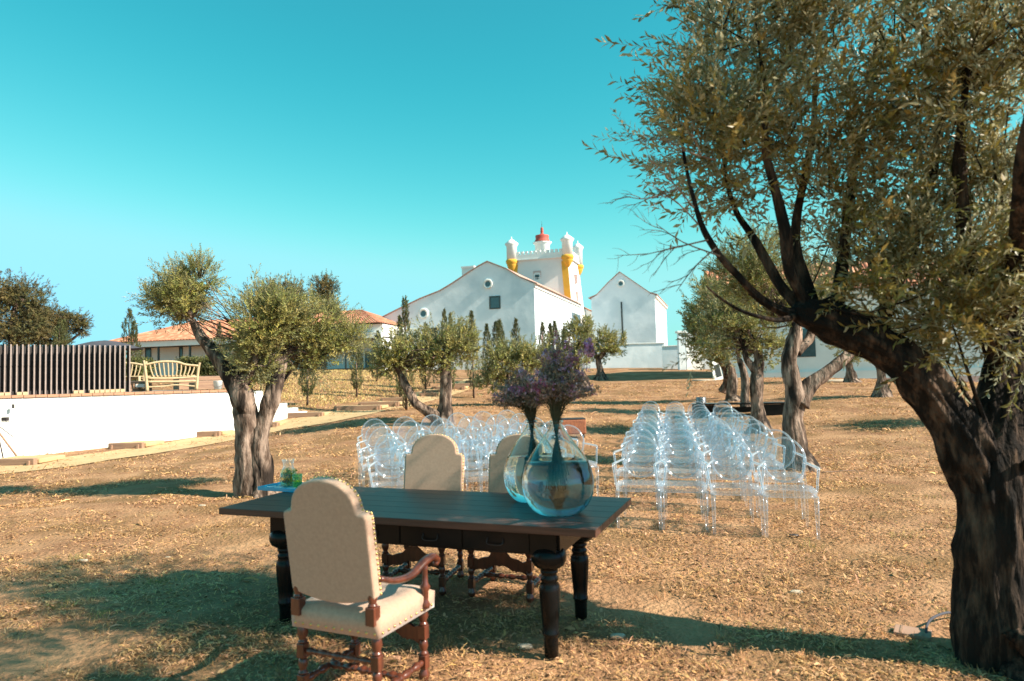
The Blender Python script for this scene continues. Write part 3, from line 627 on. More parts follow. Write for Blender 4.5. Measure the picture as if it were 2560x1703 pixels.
# chapel
cp = W(1637, 737, 60); CP = Plane((cp.x, cp.y, 0), Vector((1, -.31, 0))); CB = Vector((.275, 1, 0)).normalized()
chap = empty('gabled_chapel', (cp.x - 2.5, cp.y + 4, 1.6), 0, 'white gabled chapel with one small round window and a dark slit', 'chapel')
co = [(1637, 737), (1625, 733), (1600, 716), (1549, 681), (1520, 708), (1492, 738), (1478, 746)]
ct = [CP.hit(*q) for q in co]
onto(MB().prism([(ct[0][0], .6), *ct, (ct[-1][0], .6)], CP.M(), 12).build('wall', M_white, chap), chap)
for seq in (ct[:4], ct[3:]):
    s_ = list(seq)
    if seq[0] is ct[0] or seq[0] == ct[0]: s_ = [(ct[0][0] + .22, ct[0][1] - .03)] + s_[1:]
    else: s_ = s_[:-1] + [(ct[-1][0] - .25, ct[-1][1] - .02)]
    up = [(a, z + .085) for a, z in s_]; lo = [(a, z + .02) for a, z in reversed(s_)]
    onto(MB().prism(up + lo, CP.M(-.1), 12.2).build('roof', M_verge, chap), chap)
onto(MB().prism([(ct[0][0] - .02, ct[0][1] - .32), (ct[0][0] + .16, ct[0][1] - .22), (ct[0][0] + .16, ct[0][1] - .06), (ct[0][0] - .02, ct[0][1] - .04)], CP.M(0.02), 12).build('cornice', M_trim, chap), chap)
ring_window(CP, 1552, 709, .19, chap)
a0, z1 = CP.hit(1553, 755); a1, z0 = CP.hit(1558, 866)
onto(MB().prism([(a1 - .06, z0), (a1 + .06, z0), (a0 + .07, z1), (a0 - .05, z1)], CP.M(-.06), .07).build('downpipe', M_void, chap), chap)
# boundary wall in front of the chapel
def wallrun(name, pts, h, th, m, label, cat='wall'):
    c = sum((Vector(p) for p in pts), Vector()) / len(pts); t = empty(name, (c.x, c.y, hz(c.x, c.y)), 0, label, cat)
    return t
def lowwall(x0, x1, d0, d1, ytop0, ytop1, label):
    a = W(x0, ytop0, d0); b = W(x1, ytop1, d1); c = (a + b) / 2; g = hz(c.x, c.y)
    t = empty('boundary_wall', (c.x, c.y, g), math.atan2(b.y - a.y, b.x - a.x), label, 'wall', 'white boundary walls by the chapel'); L_ = math.hypot(b.x - a.x, b.y - a.y)
    mb = MB(); za, zb_ = a.z - g, b.z - g
    mb.add([(-L_ / 2, -.15, -1), (L_ / 2, -.15, -1), (L_ / 2, .15, -1), (-L_ / 2, .15, -1), (-L_ / 2, -.15, za), (L_ / 2, -.15, zb_), (L_ / 2, .15, zb_), (-L_ / 2, .15, za)], [(3, 2, 1, 0), (4, 5, 6, 7), (0, 1, 5, 4), (1, 2, 6, 5), (2, 3, 7, 6), (3, 0, 4, 7)])
    mb.build('wall', M_white, t); mc = MB(); sl = math.atan2(zb_ - za, L_); mc.box((0, 0, (za + zb_) / 2 + .045), (L_ + .05, .40, .08), rot=Matrix.Rotation(-sl, 3, 'Y')); mc.build('coping', M_wallw, t, bevel=.01); return t  # lighter cap added to give the wall its sunlit top edge
lowwall(1395, 1660, 50, 49, 866, 859, 'low white boundary wall in front of the gabled chapel')
lowwall(1655, 1860, 46, 45, 868, 858, 'white boundary wall running behind the olives, right of the chapel')
p = W(1703, 856, 44); zt_ = W(1703, 833, 44).z; t = empty('gate_pillar', (p.x, p.y, hz(p.x, p.y)), 0, 'white capped gate pillar rising above the boundary wall', 'pillar')
hh = zt_ - hz(p.x, p.y); MB().box((0, 0, hh / 2), (.42, .42, hh)).build('shaft', M_white, t); MB().box((0, 0, hh + .07), (.62, .62, .14)).build('cap', M_wallw, t, bevel=.02); MB().box((.9, .5, hh / 2), (1.0, .4, hh + .1)).build('buttress', M_wallw, t)

# right house with red tiles
rA = W(1782, 944, 35); rh = Plane((rA.x, rA.y, 0), Vector((1, -.31, 0))); eave = rh.hit(1790, 742)[1]; 
house = empty('right_house', (rA.x + 9, rA.y + 3, 1.0), 0, 'long white house with red tiled roof behind the right olives', 'house')
LW = 24; onto(MB().prism([(0, 0), (LW, 0), (LW, eave), (0, eave)], rh.M(), 6).build('wall', M_wallw, house), house)
zr = eave + 1.75
P00 = rh.at(-.3, eave - .02, -.35); P10 = rh.at(LW + .3, eave - .02, -.35); P01 = rh.at(-.3, zr, 3); P11 = rh.at(LW + .3, zr, 3)
onto(corr(P00, P10, P01, P11, 96, .07, M_tile, 'roof', house, 3), house)
P02 = rh.at(-.3, eave - .02, 6.35); P12 = rh.at(LW + .3, eave - .02, 6.35); onto(corr(P02, P12, P01, P11, 96, .07, M_tile, 'roof', house, 3), house)
MBx = MB()
for s in (0.0, LW - .3): MBx.prism([(0, eave - .03), (6, eave - .03), (3, zr - .06)], Matrix(((-rh.n.x, 0, rh.u.x, rh.at(s, 0).x), (-rh.n.y, 0, rh.u.y, rh.at(s, 0).y), (0, 1, 0, 0), (0, 0, 0, 1))), .3)
onto(MBx.build('gable', M_wallw, house), house)
onto(MB().prism([(-.05, eave - .3), (LW, eave - .3), (LW, eave - .06), (-.05, eave - .06)], rh.M(-.18), .175).build('cornice', M_trim, house), house)
onto(MB().prism([(0, 0), (LW, 0), (LW, rh.hit(2050, 928)[1]), (0, rh.hit(2050, 928)[1])], rh.M(-.10), .097).build('plinth', M_wallw, house), house)
onto(MB().prism([(0, 0), (LW, 0), (LW, rh.hit(2050, 948)[1]), (0, rh.hit(2050, 948)[1])], rh.M(-.14), .035).build('kerb', M_stain, house), house)
for a in (4.0, 9.5, 15): onto(MB().prism([(a, 2.2), (a + .9, 2.2), (a + .9, 3.6), (a, 3.6)], rh.M(-.03), .035).build('window', M_pane, house), house)
p = W(1792, 945, 33); t = empty('leaning_panel', (p.x, p.y, hz(p.x, p.y)), R(20), 'white panel leaning on the left end of the red roofed house', 'panel')
MB().box((0, 0, .45), (.5, .05, .95), rot=Matrix.Rotation(R(-14), 3, 'Y')).build('board', M_wallw, t)
MB().box((.05, -.035, .45), (.3, .02, .6), rot=Matrix.Rotation(R(-14), 3, 'Y')).build('dark_inset', M_void, t)

# left villa with orange roof and veranda
vA = W(255, 850, 53.5); vB = W(952, 800, 48.5)
vd = Vector((vB.x - vA.x, vB.y - vA.y, 0)).normalized(); VP = Plane((vA.x, vA.y, 0), vd); VL = math.hypot(vB.x - vA.x, vB.y - vA.y)
villa = empty('low_villa', (vA.x + 9, vA.y + 4, 1.9), 0, 'long low white villa with orange tiled roof and dark veranda posts', 'house')
ev = VP.hit(600, 844)[1]; 
onto(MB().prism([(.6, 1.2), (VL - .3, 1.2), (VL - .3, ev - .25), (.6, ev - .25)], VP.M(2.2), 7).build('wall', M_wallw, villa), villa)
onto(MB().prism([(0, ev - .42), (VL, ev - .42), (VL, ev), (0, ev)], VP.M(0), .25).build('fascia', M_wallw, villa), villa)
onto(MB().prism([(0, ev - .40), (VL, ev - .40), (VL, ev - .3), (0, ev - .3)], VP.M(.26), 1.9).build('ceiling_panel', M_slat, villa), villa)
def tri(pts, n, nm='roof'):
    P = [Vector(q) for q in pts]; onto(corr(P[0], P[1], P[2], P[3], n, .05, M_tile, nm, villa, 2), villa)
VR = Plane(VP.at(0, 0, 4), vd); ra, rz1 = VR.hit(490, 803); rb = VR.hit(700, 803)[0]; r1, rz2 = VR.hit(815, 780); r2 = VR.hit(903, 780)[0]
ev2 = VP.hit(945, 808)[1]; r0 = VP.hit(700, 810)[0]
tri([VP.at(-.2, ev, -.2), VP.at(r0, ev, -.2), VP.at(ra, rz1, 4), VP.at(r0, rz1, 4)], 60)
tri([VP.at(-.2, ev, -.2), VP.at(-.2, ev, 8.2), VP.at(ra, rz1, 4), VP.at(ra + .01, rz1, 4)], 24)
tri([VP.at(-.2, ev, 8.2), VP.at(r0, ev, 8.2), VP.at(ra, rz1, 4), VP.at(r0, rz1, 4)], 60)
tri([VP.at(r0 + .01, ev2, -.3), VP.at(VL + .1, ev2, -.3), VP.at(r1, rz2, 4), VP.at(r2, rz2, 4)], 34)
tri([VP.at(VL + .1, ev2, -.3), VP.at(VL + .1, ev2, 8.3), VP.at(r2, rz2, 4), VP.at(r2 + .01, rz2, 4)], 26)
tri([VP.at(r0, ev2, -.3), VP.at(r0, ev2, 8.3), VP.at(r1 - .01, rz2, 4), VP.at(r1, rz2, 4)], 26)
tri([VP.at(r0, ev2, 8.3), VP.at(VL + .1, ev2, 8.3), VP.at(r1, rz2, 4), VP.at(r2, rz2, 4)], 34)
onto(MB().prism([(r0, ev - .3), (VL, ev - .3), (VL, ev2 - .02), (r0, ev2 - .02)], VP.M(.3), 7.6).build('upper_wall', M_wallw, villa), villa)
for px in (302, 391, 470, 560, 640, 720, 800, 860, 938): a = VP.hit(px, 880)[0]; onto(MB().prism([(a, 1.2), (a + .12, 1.2), (a + .12, ev - .4), (a, ev - .4)], VP.M(.1), .12).build('veranda_post', M_frame, villa), villa)
V2 = Plane(VP.at(0, 0, 2.2), vd)
for x0, x1, y0, y1 in ((365, 377, 865, 900), (450, 456, 866, 900), (560, 575, 850, 905), (712, 735, 862, 925), (790, 815, 862, 925), (895, 905, 880, 925), (915, 925, 880, 925)): win(V2, x0, y0, x1, y1, villa, pane=M_pane, fr=M_frame, fw=.05)
vb = VP.hit(900, 932)[1]
onto(MB().prism([(VP.hit(820, 925)[0], .9), (VL + .4, .9), (VL + .4, VP.hit(880, 921)[1]), (VP.hit(820, 925)[0], VP.hit(880, 921)[1])], VP.M(-.6), .3).build('plinth', M_slat, villa), villa)
onto(MB().prism([(VL - .55, 1.2), (VL + .05, 1.2), (VL + .05, ev - .43), (VL - .55, ev - .43)], VP.M(-.02), 2.3).build('end_pier', M_wallw, villa), villa)
# ------------------------------------------------------------------ trees
T_FAR = [sprig(9, .11, .055, .0175, k) for k in range(6)]
T_MID = [sprig(13, .17, .050, .0125, 10 + k) for k in range(6)]
T_NEAR = [sprig(16, .24, .052, .0125, 20 + k) for k in range(8)]
def olive(label, base, limbs, lobes, leaf=1.0, temps=T_MID, lm=M_olive, bark=M_bark, d=None, group='olive trees of the grove', sides=16, subs=1.0, dens=1.0, wobble=.16, name='olive_tree', clump=26, flare=True, ridge=.22, upbias=.7, fac=.88):
    g = G(*base)
    if d: g = W(base[0], base[1], d); g.z = hz(g.x, g.y)
    d0 = g.y; t = empty(name, g, 0, label, 'tree', group); o3 = Vector(g)
    mb = MB(); forks = []
    for li, (pts, rad) in enumerate(limbs):
        P = []
        for q in pts:
            p = W(q[0], q[1], d0 + (q[2] if len(q) > 2 else 0)) - o3; P.append(p)
        rad = list(rad)
        if li == 0 and flare:
            P[0].z = -.12; rad = [rad[0] * 2.0] + [rad[0] * 1.25] + rad[1:]; P = [P[0], P[0].lerp(P[1], .35) + Vector((0, 0, .05))] + P[1:]
        mb.tube(P, rad, n=sides, sub=7 if sides > 12 else 4, wob=wobble, ridge=ridge, seed=random.uniform(0, 90)); forks.append((P[-1], rad[-1]))
    pos = []; ax = []; sc = []
    for (cx, cy, dz, rx, ry, rz, n) in lobes:
        D = d0 + dz; c = np.array(W(cx, cy, D) - o3); k = D / F; rad = np.array([rx * k, rz, ry * k]) * (1.0 if temps is T_NEAR else fac); m = int(clump)
        if temps is not T_NEAR: rad[1] = min(rad[1], 1.1 * (rad[0] + rad[2]) / 2)
        u = rng.normal(size=(m, 3)); u /= np.linalg.norm(u, axis=1)[:, None]; cc = c + u * rad * (rng.uniform(.35, .92, (m, 1)))
        cs = rng.uniform(.14, .42, m); n = int(n * dens); w_ = rng.integers(0, m, n)
        p = cc[w_] + rng.normal(size=(n, 3)) * (rad.mean() * cs[w_])[:, None] * .75
        a = (p - c) / rad; a /= np.linalg.norm(a, axis=1)[:, None] + 1e-6; a = a + np.array([0, 0, upbias]); a /= np.linalg.norm(a, axis=1)[:, None]
        pos.append(p); ax.append(a); sc.append(np.full(n, leaf) * rng.uniform(.75, 1.3, n))
        # long shoots standing out of the crown
        for q in range(int((10 if temps is T_NEAR else 24) * subs)):
            th = rng.normal(size=3); th /= np.linalg.norm(th); th[2] = abs(th[2]) * 1.2 + .2; th /= np.linalg.norm(th); b0 = c + th * rad * .75; ln = rad.mean() * rng.uniform(.3, .85)
            s_ = np.linspace(0, 1, 7)[:, None]; pp = b0 + th * ln * s_ + np.array([0, 0, 1]) * ln * .15 * s_ ** 2
            pos.append(pp); ax.append(np.tile(th, (7, 1))); sc.append(np.full(7, leaf * .8)); mb.tube([tuple(pp[0] - th * ln * .5), tuple(pp[3]), tuple(pp[-1])], [.006, .003, .001], n=3, sub=1)
        # limbs inside the crown
        near = sorted(forks, key=lambda f: (f[0] - Vector(c)).length)[:2]
        for q in range(int(m * .55 * subs)):
            f_ = random.choice(near); e = Vector(cc[q]); mid = f_[0].lerp(e, .5) + Vector(rng.normal(size=3)) * (e - f_[0]).length * .10 + Vector((0, 0, -.04)); r0 = min(f_[1] * .55, .035) * random.uniform(.5, 1)
            mb.tube([f_[0], f_[0].lerp(mid, .5) + Vector(rng.normal(size=3)) * .02, mid, e], [r0, r0 * .8, r0 * .5, .003], n=5, sub=2, wob=.1)
    mb.build('trunk', bark, t)
    V, Q, C = foliage(np.concatenate(pos), np.concatenate(ax), np.concatenate(sc), temps, .38)
    link('crown', npmesh('crown', V, Q, lm, C), t); return t

olive('gnarled olive with two joined trunks left of the dining table', (632, 1240),
      [([(655, 1240), (648, 1170), (640, 1110, .05), (628, 1060, .05), (612, 1010, 0), (590, 960, 0), (560, 915, 0), (525, 870, .05), (498, 835, .1), (480, 800, .1)], [.13, .125, .13, .145, .165, .14, .115, .09, .07, .04]),
       ([(622, 1240, .05), (618, 1180, 0), (616, 1120, 0), (614, 1060, .0), (610, 1010, 0)], [.19, .165, .15, .15, .12]),
       ([(662, 1240, .05), (660, 1180, 0), (652, 1120, 0), (660, 1060, .05), (672, 1010, .05), (688, 960, .1), (700, 915, .15), (702, 880, .15)], [.13, .115, .115, .115, .115, .105, .085, .05]),
       ([(600, 980), (625, 940, -.05), (638, 900, -.1), (645, 860, -.1)], [.07, .055, .045, .03]),
       ([(665, 1040, .1), (690, 975, .3), (730, 920, .5), (770, 880, .6)], [.06, .05, .04, .025])],
      [(458, 738, .1, 70, 60, .50, 700), (430, 770, .1, 70, 42, .45, 260), (500, 705, .15, 42, 45, .35, 170), (655, 812, 0, 78, 78, .55, 1100), (640, 900, -.1, 62, 58, .40, 480), (705, 790, .1, 60, 55, .4, 420), (790, 815, .5, 78, 62, .5, 620), (770, 885, .5, 70, 55, .4, 420), (870, 855, .6, 52, 42, .4, 240)], clump=26, dens=1.1, ridge=.34, fac=.95)
olive('olive with low bent limb and upright trunk behind the left plastic chairs', (1098, 1062),
      [([(1108, 1062), (1112, 1010), (1115, 960), (1112, 915), (1108, 880)], [.20, .155, .14, .12, .07]),
       ([(1098, 1050, -.1), (1070, 1028, -.1), (1038, 1008, -.1), (1020, 975, -.1), (1005, 945, -.1), (990, 915, -.1)], [.15, .13, .12, .11, .085, .05])],
      [(985, 885, -.1, 62, 50, .6, 420), (960, 912, -.1, 42, 32, .4, 150), (1100, 872, 0, 70, 54, .7, 620), (1148, 852, .2, 46, 38, .5, 260), (1070, 905, 0, 60, 38, .5, 260), (1160, 890, .1, 40, 40, .5, 200)], leaf=1.35, temps=T_FAR, clump=22)
olive('small round olive on a crooked stem in front of the chapel wall', (1503, 950),
      [([(1503, 950), (1500, 925), (1496, 900), (1508, 882), (1522, 868)], [0.264, 0.192, 0.168, 0.144, 0.08]), ([(1497, 903), (1488, 885), (1482, 870)], [.15, .11, .06])],
      [(1515, 868, 0, 42, 32, .9, 380), (1545, 862, .2, 22, 26, .6, 120), (1480, 880, 0, 24, 22, .6, 90), (1510, 848, 0, 34, 20, .7, 130)], leaf=2.0, temps=T_FAR, clump=16, subs=.5)
olive('leaning olive hidden behind the purple flowers', (1462, 975),
      [([(1462, 978), (1455, 945), (1442, 915), (1436, 885), (1450, 858)], [.26, .20, .16, .13, .07]), ([(1440, 912), (1415, 890), (1395, 870)], [.12, .09, .05])],
      [(1445, 845, 0, 46, 40, .8, 420), (1440, 905, 0, 44, 34, .7, 260), (1390, 885, 0, 42, 36, .7, 300), (1455, 815, 0, 24, 22, .5, 90)], leaf=1.8, temps=T_FAR, clump=16, subs=.5, d=30)
olive('spreading olive left of the purple flowers', (1290, 1015),
      [([(1285, 1018), (1278, 985), (1270, 950), (1275, 920)], [.16, .12, .11, .07]), ([(1270, 952), (1305, 930), (1325, 905)], [.09, .07, .04]), ([(1272, 960), (1240, 940), (1220, 915)], [.08, .06, .04])],
      [(1305, 893, .2, 54, 34, .8, 420), (1350, 900, .3, 44, 36, .7, 300), (1255, 910, 0, 44, 44, .6, 300), (1230, 960, 0, 34, 40, .5, 180), (1300, 920, 0, 50, 36, .6, 260), (1265, 885, .3, 30, 22, .6, 110)], leaf=1.5, temps=T_FAR, clump=18, subs=.6, d=23)
# right hand row
olive('thick trunked olive with long limb reaching right, beside the right plastic chairs', (1998, 1172),
      [([(2000, 1185), (1988, 1120), (1982, 1050), (1985, 980), (1975, 910), (1985, 850), (1990, 810)], [0.213, 0.172, 0.156, 0.164, 0.127, 0.107, 0.066]),
       ([(1998, 1010), (2030, 960, 0), (2070, 925, 0), (2110, 895, 0), (2150, 860, .1)], [.15, .12, .10, .09, .06]),
       ([(1990, 880), (2020, 850, .1), (2035, 810, .2)], [.09, .07, .05])],
      [(1900, 705, .2, 100, 75, .8, 620), (1985, 760, .2, 80, 60, .7, 380), (2040, 715, .3, 70, 75, .6, 300), (1830, 700, .3, 62, 70, .6, 330), (2150, 840, .2, 62, 40, .5, 260), (1900, 640, .2, 90, 50, .6, 280)], leaf=1.1, temps=T_MID, clump=30, d=11.4, dens=1.15, ridge=.3)
olive('stout straight olive trunk second in the right row', (1892, 1062),
      [([(1900, 1085), (1895, 1020), (1890, 960), (1898, 900), (1890, 860)], [0.18, 0.143, 0.149, 0.124, 0.062]), ([(1893, 930), (1868, 900), (1860, 870)], [.12, .09, .05])],
      [(1880, 800, .1, 78, 68, .9, 560), (1800, 830, 0, 60, 60, .8, 380), (1920, 880, 0, 50, 36, .5, 180), (1790, 760, .1, 50, 50, .8, 260)], leaf=1.35, temps=T_FAR, clump=24, d=16.5)
olive('slim dark olive third in the right row behind the stout trunk', (1862, 1035),
      [([(1868, 1045), (1862, 1000), (1864, 960), (1858, 925), (1845, 895)], [0.158, 0.122, 0.122, 0.108, 0.058])],
      [(1830, 850, 0, 62, 50, .9, 380), (1850, 760, 0, 60, 55, .9, 320)], leaf=1.6, temps=T_FAR, clump=18, subs=.6, d=20)
olive('twisted olive with split trunk fourth in the right row', (1828, 1012),
      [([(1832, 1018), (1828, 985), (1832, 955), (1826, 925), (1815, 900)], [0.21, 0.158, 0.158, 0.135, 0.075]), ([(1806, 978, .8), (1818, 955, .6), (1815, 930, .4), (1800, 905, .2)], [0.15, 0.12, 0.112, 0.06])],
      [(1765, 860, 0, 50, 48, 1.0, 380), (1760, 790, .1, 50, 55, 1.0, 380), (1740, 830, 0, 32, 36, .8, 160), (1800, 905, 0, 40, 24, .7, 140), (1770, 730, 0, 40, 36, .8, 160)], leaf=1.8, temps=T_FAR, clump=18, subs=.6, d=23)
olive('far small olive in front of the red roofed house wall', (2128, 956),
      [([(2130, 958), (2124, 925), (2118, 895), (2112, 870)], [0.216, 0.144, 0.122, 0.072])], [(2105, 850, 0, 48, 42, 1.0, 330), (2150, 880, 0, 30, 24, .7, 120)], leaf=1.9, temps=T_FAR, clump=14, subs=.5, d=28)
olive('short olive with flared foot between house wall and near limb', (2203, 986),
      [([(2204, 990), (2204, 950), (2198, 915), (2190, 885)], [0.192, 0.136, 0.12, 0.072])], [(2200, 865, 0, 56, 44, .8, 330), (2235, 905, 0, 34, 22, .5, 110)], leaf=1.6, temps=T_FAR, clump=14, subs=.5, d=21.5)
olive('pale barked olive at the right edge behind the big trunk', (2555, 1050),
      [([(2556, 1052), (2545, 990), (2540, 930), (2530, 880)], [.24, .18, .16, .09])], [(2540, 830, 0, 90, 80, .8, 420), (2620, 800, 0, 90, 80, .8, 300)], leaf=1.3, temps=T_FAR, clump=18, subs=.5, d=15)

# the big near olive: trunk, forked limbs, and crown arching over the table
near = [([(2520, 1760), (2500, 1660), (2488, 1560), (2482, 1450), (2484, 1330), (2480, 1230), (2478, 1160), (2492, 1060, .05), (2505, 960, .1), (2520, 850, .15), (2530, 720, .2), (2520, 560, .25), (2500, 380, .3)], [.30, .215, .185, .17, .165, .17, .16, .135, .12, .105, .08, .05, .02]),
        ([(2462, 1330, 0), (2450, 1210, 0), (2405, 1110, -.02), (2345, 1010, -.04), (2285, 930, -.05), (2215, 870, -.05), (2140, 825, -.04), (2070, 798, -.02), (2010, 782, 0), (1982, 772, 0)], [.09, .13, .135, .12, .115, .112, .11, .105, .085, .03]),
        ([(2560, 1760, -.2), (2562, 1640, -.12), (2565, 1500, -.08), (2560, 1380, -.06), (2550, 1280, -.04), (2530, 1200, -.02)], [.16, .10, .085, .08, .08, .07]),
        ([(2010, 790, 0), (1950, 775, -.02), (1900, 745, -.05), (1850, 695, -.08), (1800, 640, -.1), (1760, 575, -.12), (1735, 500, -.1), (1712, 400, 0), (1695, 280, .1)], [.040, .028, .024, .021, .018, .016, .013, .009, .004]),
        ([(2010, 775, .05), (1955, 720, .1), (1915, 650, .15), (1880, 590, .2), (1840, 530, .25), (1815, 440, .25), (1800, 300, .3)], [.036, .030, .026, .021, .017, .012, .004]),
        ([(2020, 765, 0), (1975, 680, -.05), (1965, 590, -.1), (1940, 480, -.12), (1915, 380, -.15), (1910, 220, -.15), (1890, 60, -.1)], [.036, .030, .028, .024, .019, .013, .004]),
        ([(2035, 765, .1), (1995, 650, .15), (1990, 560, .2), (2010, 450, .25), (2032, 330, .3), (2040, 180, .3), (2060, 0, .3)], [.034, .028, .026, .022, .017, .012, .004]),
        ([(2090, 790, .05), (2105, 660, .1), (2120, 540, .1), (2135, 420, .15), (2170, 280, .2), (2190, 100, .2)], [.040, .034, .028, .024, .017, .006]),
        ([(2200, 850, 0), (2230, 720, .1), (2290, 590, .1), (2330, 430, .1), (2360, 250, .1), (2370, 80, .1)], [.05, .042, .035, .028, .020, .007]),
        ([(2510, 900, .1), (2440, 720, -.1), (2410, 560, -.2), (2400, 380, -.3), (2420, 160, -.35)], [.07, .055, .04, .026, .01]),
        ([(2520, 820, .1), (2620, 640, .3), (2700, 420, .4), (2740, 180, .5)], [.07, .05, .035, .012]),
        ([(2500, 820, .1), (2540, 640, -.4), (2560, 400, -.8), (2600, 150, -1.0)], [.06, .045, .03, .01]),
        ([(1990, 790, 0), (1940, 800, -.3), (1860, 780, -.5), (1800, 745, -.6), (1765, 715, -.65)], [.022, .012, .009, .006, .003])]
lob = [(1785, 150, .0, 80, 190, .42, 720), (1790, 400, .1, 110, 150, .45, 820), (1725, 330, 0, 60, 100, .3, 220), (1900, 140, 0, 140, 200, .5, 1050), (1930, 420, .1, 110, 140, .5, 480), (2060, 230, 0, 120, 200, .5, 820),
       (2060, 520, .1, 90, 120, .45, 260), (2190, 450, .1, 120, 170, .5, 700), (2240, 150, 0, 140, 200, .55, 800), (2400, 330, -.1, 140, 230, .5, 900), (2520, 300, -.1, 120, 280, .55, 1000), (2470, 620, .0, 130, 150, .4, 620),
       (2300, 680, -.05, 130, 100, .40, 650), (2150, 680, 0, 90, 80, .35, 330), (2420, 800, -.1, 120, 90, .32, 560), (2540, 780, -.1, 80, 140, .35, 560), (2400, 120, -.1, 200, 170, .5, 600), (2480, 520, -.2, 130, 170, .4, 420), (2260, 800, -.1, 90, 50, .25, 200),
       (2080, -180, .1, 330, 160, .8, 800), (2480, -220, .1, 260, 180, .8, 520), (1800, -140, .1, 170, 130, .6, 380), (2750, 250, .2, 160, 330, .7, 420), (2600, 60, -.7, 200, 250, .6, 330), (2350, -420, -.2, 420, 170, .9, 420), (2330, -80, -.75, 260, 170, .5, 260), (2500, -430, -1.2, 450, 230, .6, 700), (1900, -450, -1.0, 380, 180, .6, 520), (3050, -250, -1.1, 300, 250, .6, 420), (2900, -700, -1.4, 500, 260, .6, 520)]
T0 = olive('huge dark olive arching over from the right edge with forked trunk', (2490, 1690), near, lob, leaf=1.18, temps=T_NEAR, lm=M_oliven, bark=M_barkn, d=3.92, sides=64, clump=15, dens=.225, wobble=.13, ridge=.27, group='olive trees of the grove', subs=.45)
# bare twigs that stand out to the left of the crown
mb = MB(); g0 = T0.location
def bare(a, b, r, depth, seed):
    rr = random.Random(seed); p = Vector(a); q = Vector(b); L_ = (q - p).length; side = Vector((rr.uniform(-1, 1), rr.uniform(-1, 1), rr.uniform(-1, 1))) * L_ * .12
    m1 = p.lerp(q, .5) + side; mb.tube([p, m1, q], [r, r * .7, r * .3], n=4, sub=3)
    if depth:
        for k in range(4):
            t = .25 + k * .2; s_ = p.lerp(q, t) + side * (1 - abs(2 * t - 1)); d_ = (q - p).normalized() + Vector((rr.uniform(-.7, .7), rr.uniform(-.5, .5), rr.uniform(-.8, .5))); bare(s_, s_ + d_.normalized() * L_ * rr.uniform(.35, .6), r * .55, depth - 1, seed * 7 + k)
for k, (a, b) in enumerate([((1800, 640), (1640, 560)), ((1770, 600), (1600, 640)), ((1745, 560), (1640, 470)), ((1735, 520), (1625, 400)), ((1790, 620), (1690, 730)), ((1700, 470), (1560, 490)), ((1790, 400), (1640, 330))]):
    bare(W(a[0], a[1], 3.52) - g0, W(b[0], b[1], 3.5) - g0, .0048, 2, k + 3)
mb.build('bare_twigs', M_twig, T0)
pp = []; aa = []
for (x, y) in ((1568, 352), (1580, 350), (1600, 354), (1620, 350), (1640, 345), (1660, 338), (1735, 885), (1722, 895), (1730, 905), (1745, 900)):
    pp.append(np.array(W(x, y, 3.5) - g0)); aa.append(np.array([-1, 0, .15]) if y < 500 else np.array([rng.normal(), 0, rng.normal()]))
V, Q, C = foliage(np.array(pp), np.array(aa) / np.linalg.norm(aa, axis=1)[:, None], np.full(len(pp), .75), T_NEAR, .3)
link('leaf_sprays', npmesh('leaf_sprays', V, Q, M_oliven, C), T0)

def cypress(px, ytop, ybase, d, label, w_=.20, twin=False, trunk=.25, name='cypress_tree'):
    g = W(px, ybase, d); g.z = min(g.z, hz(g.x, g.y)) if d < 40 else g.z
    h = W(px, ytop, d).z - g.z; t = empty(name, g, 0, label, 'tree', 'young cypress trees on the bank')
    n = int(620 * max(1, h / 3)); u = rng.uniform(0, 1, n) ** .9; z = trunk + (h - trunk) * u; prof = 1.0 * w_ * np.clip(np.minimum(1, (1 - u) * 2.1) ** .75, .03, 1) * np.clip(.45 + u * 3, 0, 1) * .92 * (1 + .18 * np.sin(u * 17 + px))
    th = rng.uniform(0, 2 * np.pi, n); r = prof * rng.uniform(.55, 1.08, n); lean = rng.normal(0, .02)
    pos = np.c_[r * np.cos(th) + lean * z, r * np.sin(th), z - .06]; ax = np.c_[np.cos(th) * .25, np.sin(th) * .25, np.ones(n)]; ax /= np.linalg.norm(ax, axis=1)[:, None]
    V, Q, C = foliage(pos, ax, rng.uniform(.6, 1.1, n) * max(.75, d / 36), TC, .16); link('crown', npmesh('crown', V, Q, M_cyp, C), t)
    MB().tube([(0, 0, -.1), (0, 0, h * .5), (lean * h, 0, h * .93)], [.045, .03, .008], n=7, sub=1).build('trunk', M_bark, t); return t
TC = [sprig(12, .16, .07, .028, 40 + k) for k in range(4)]
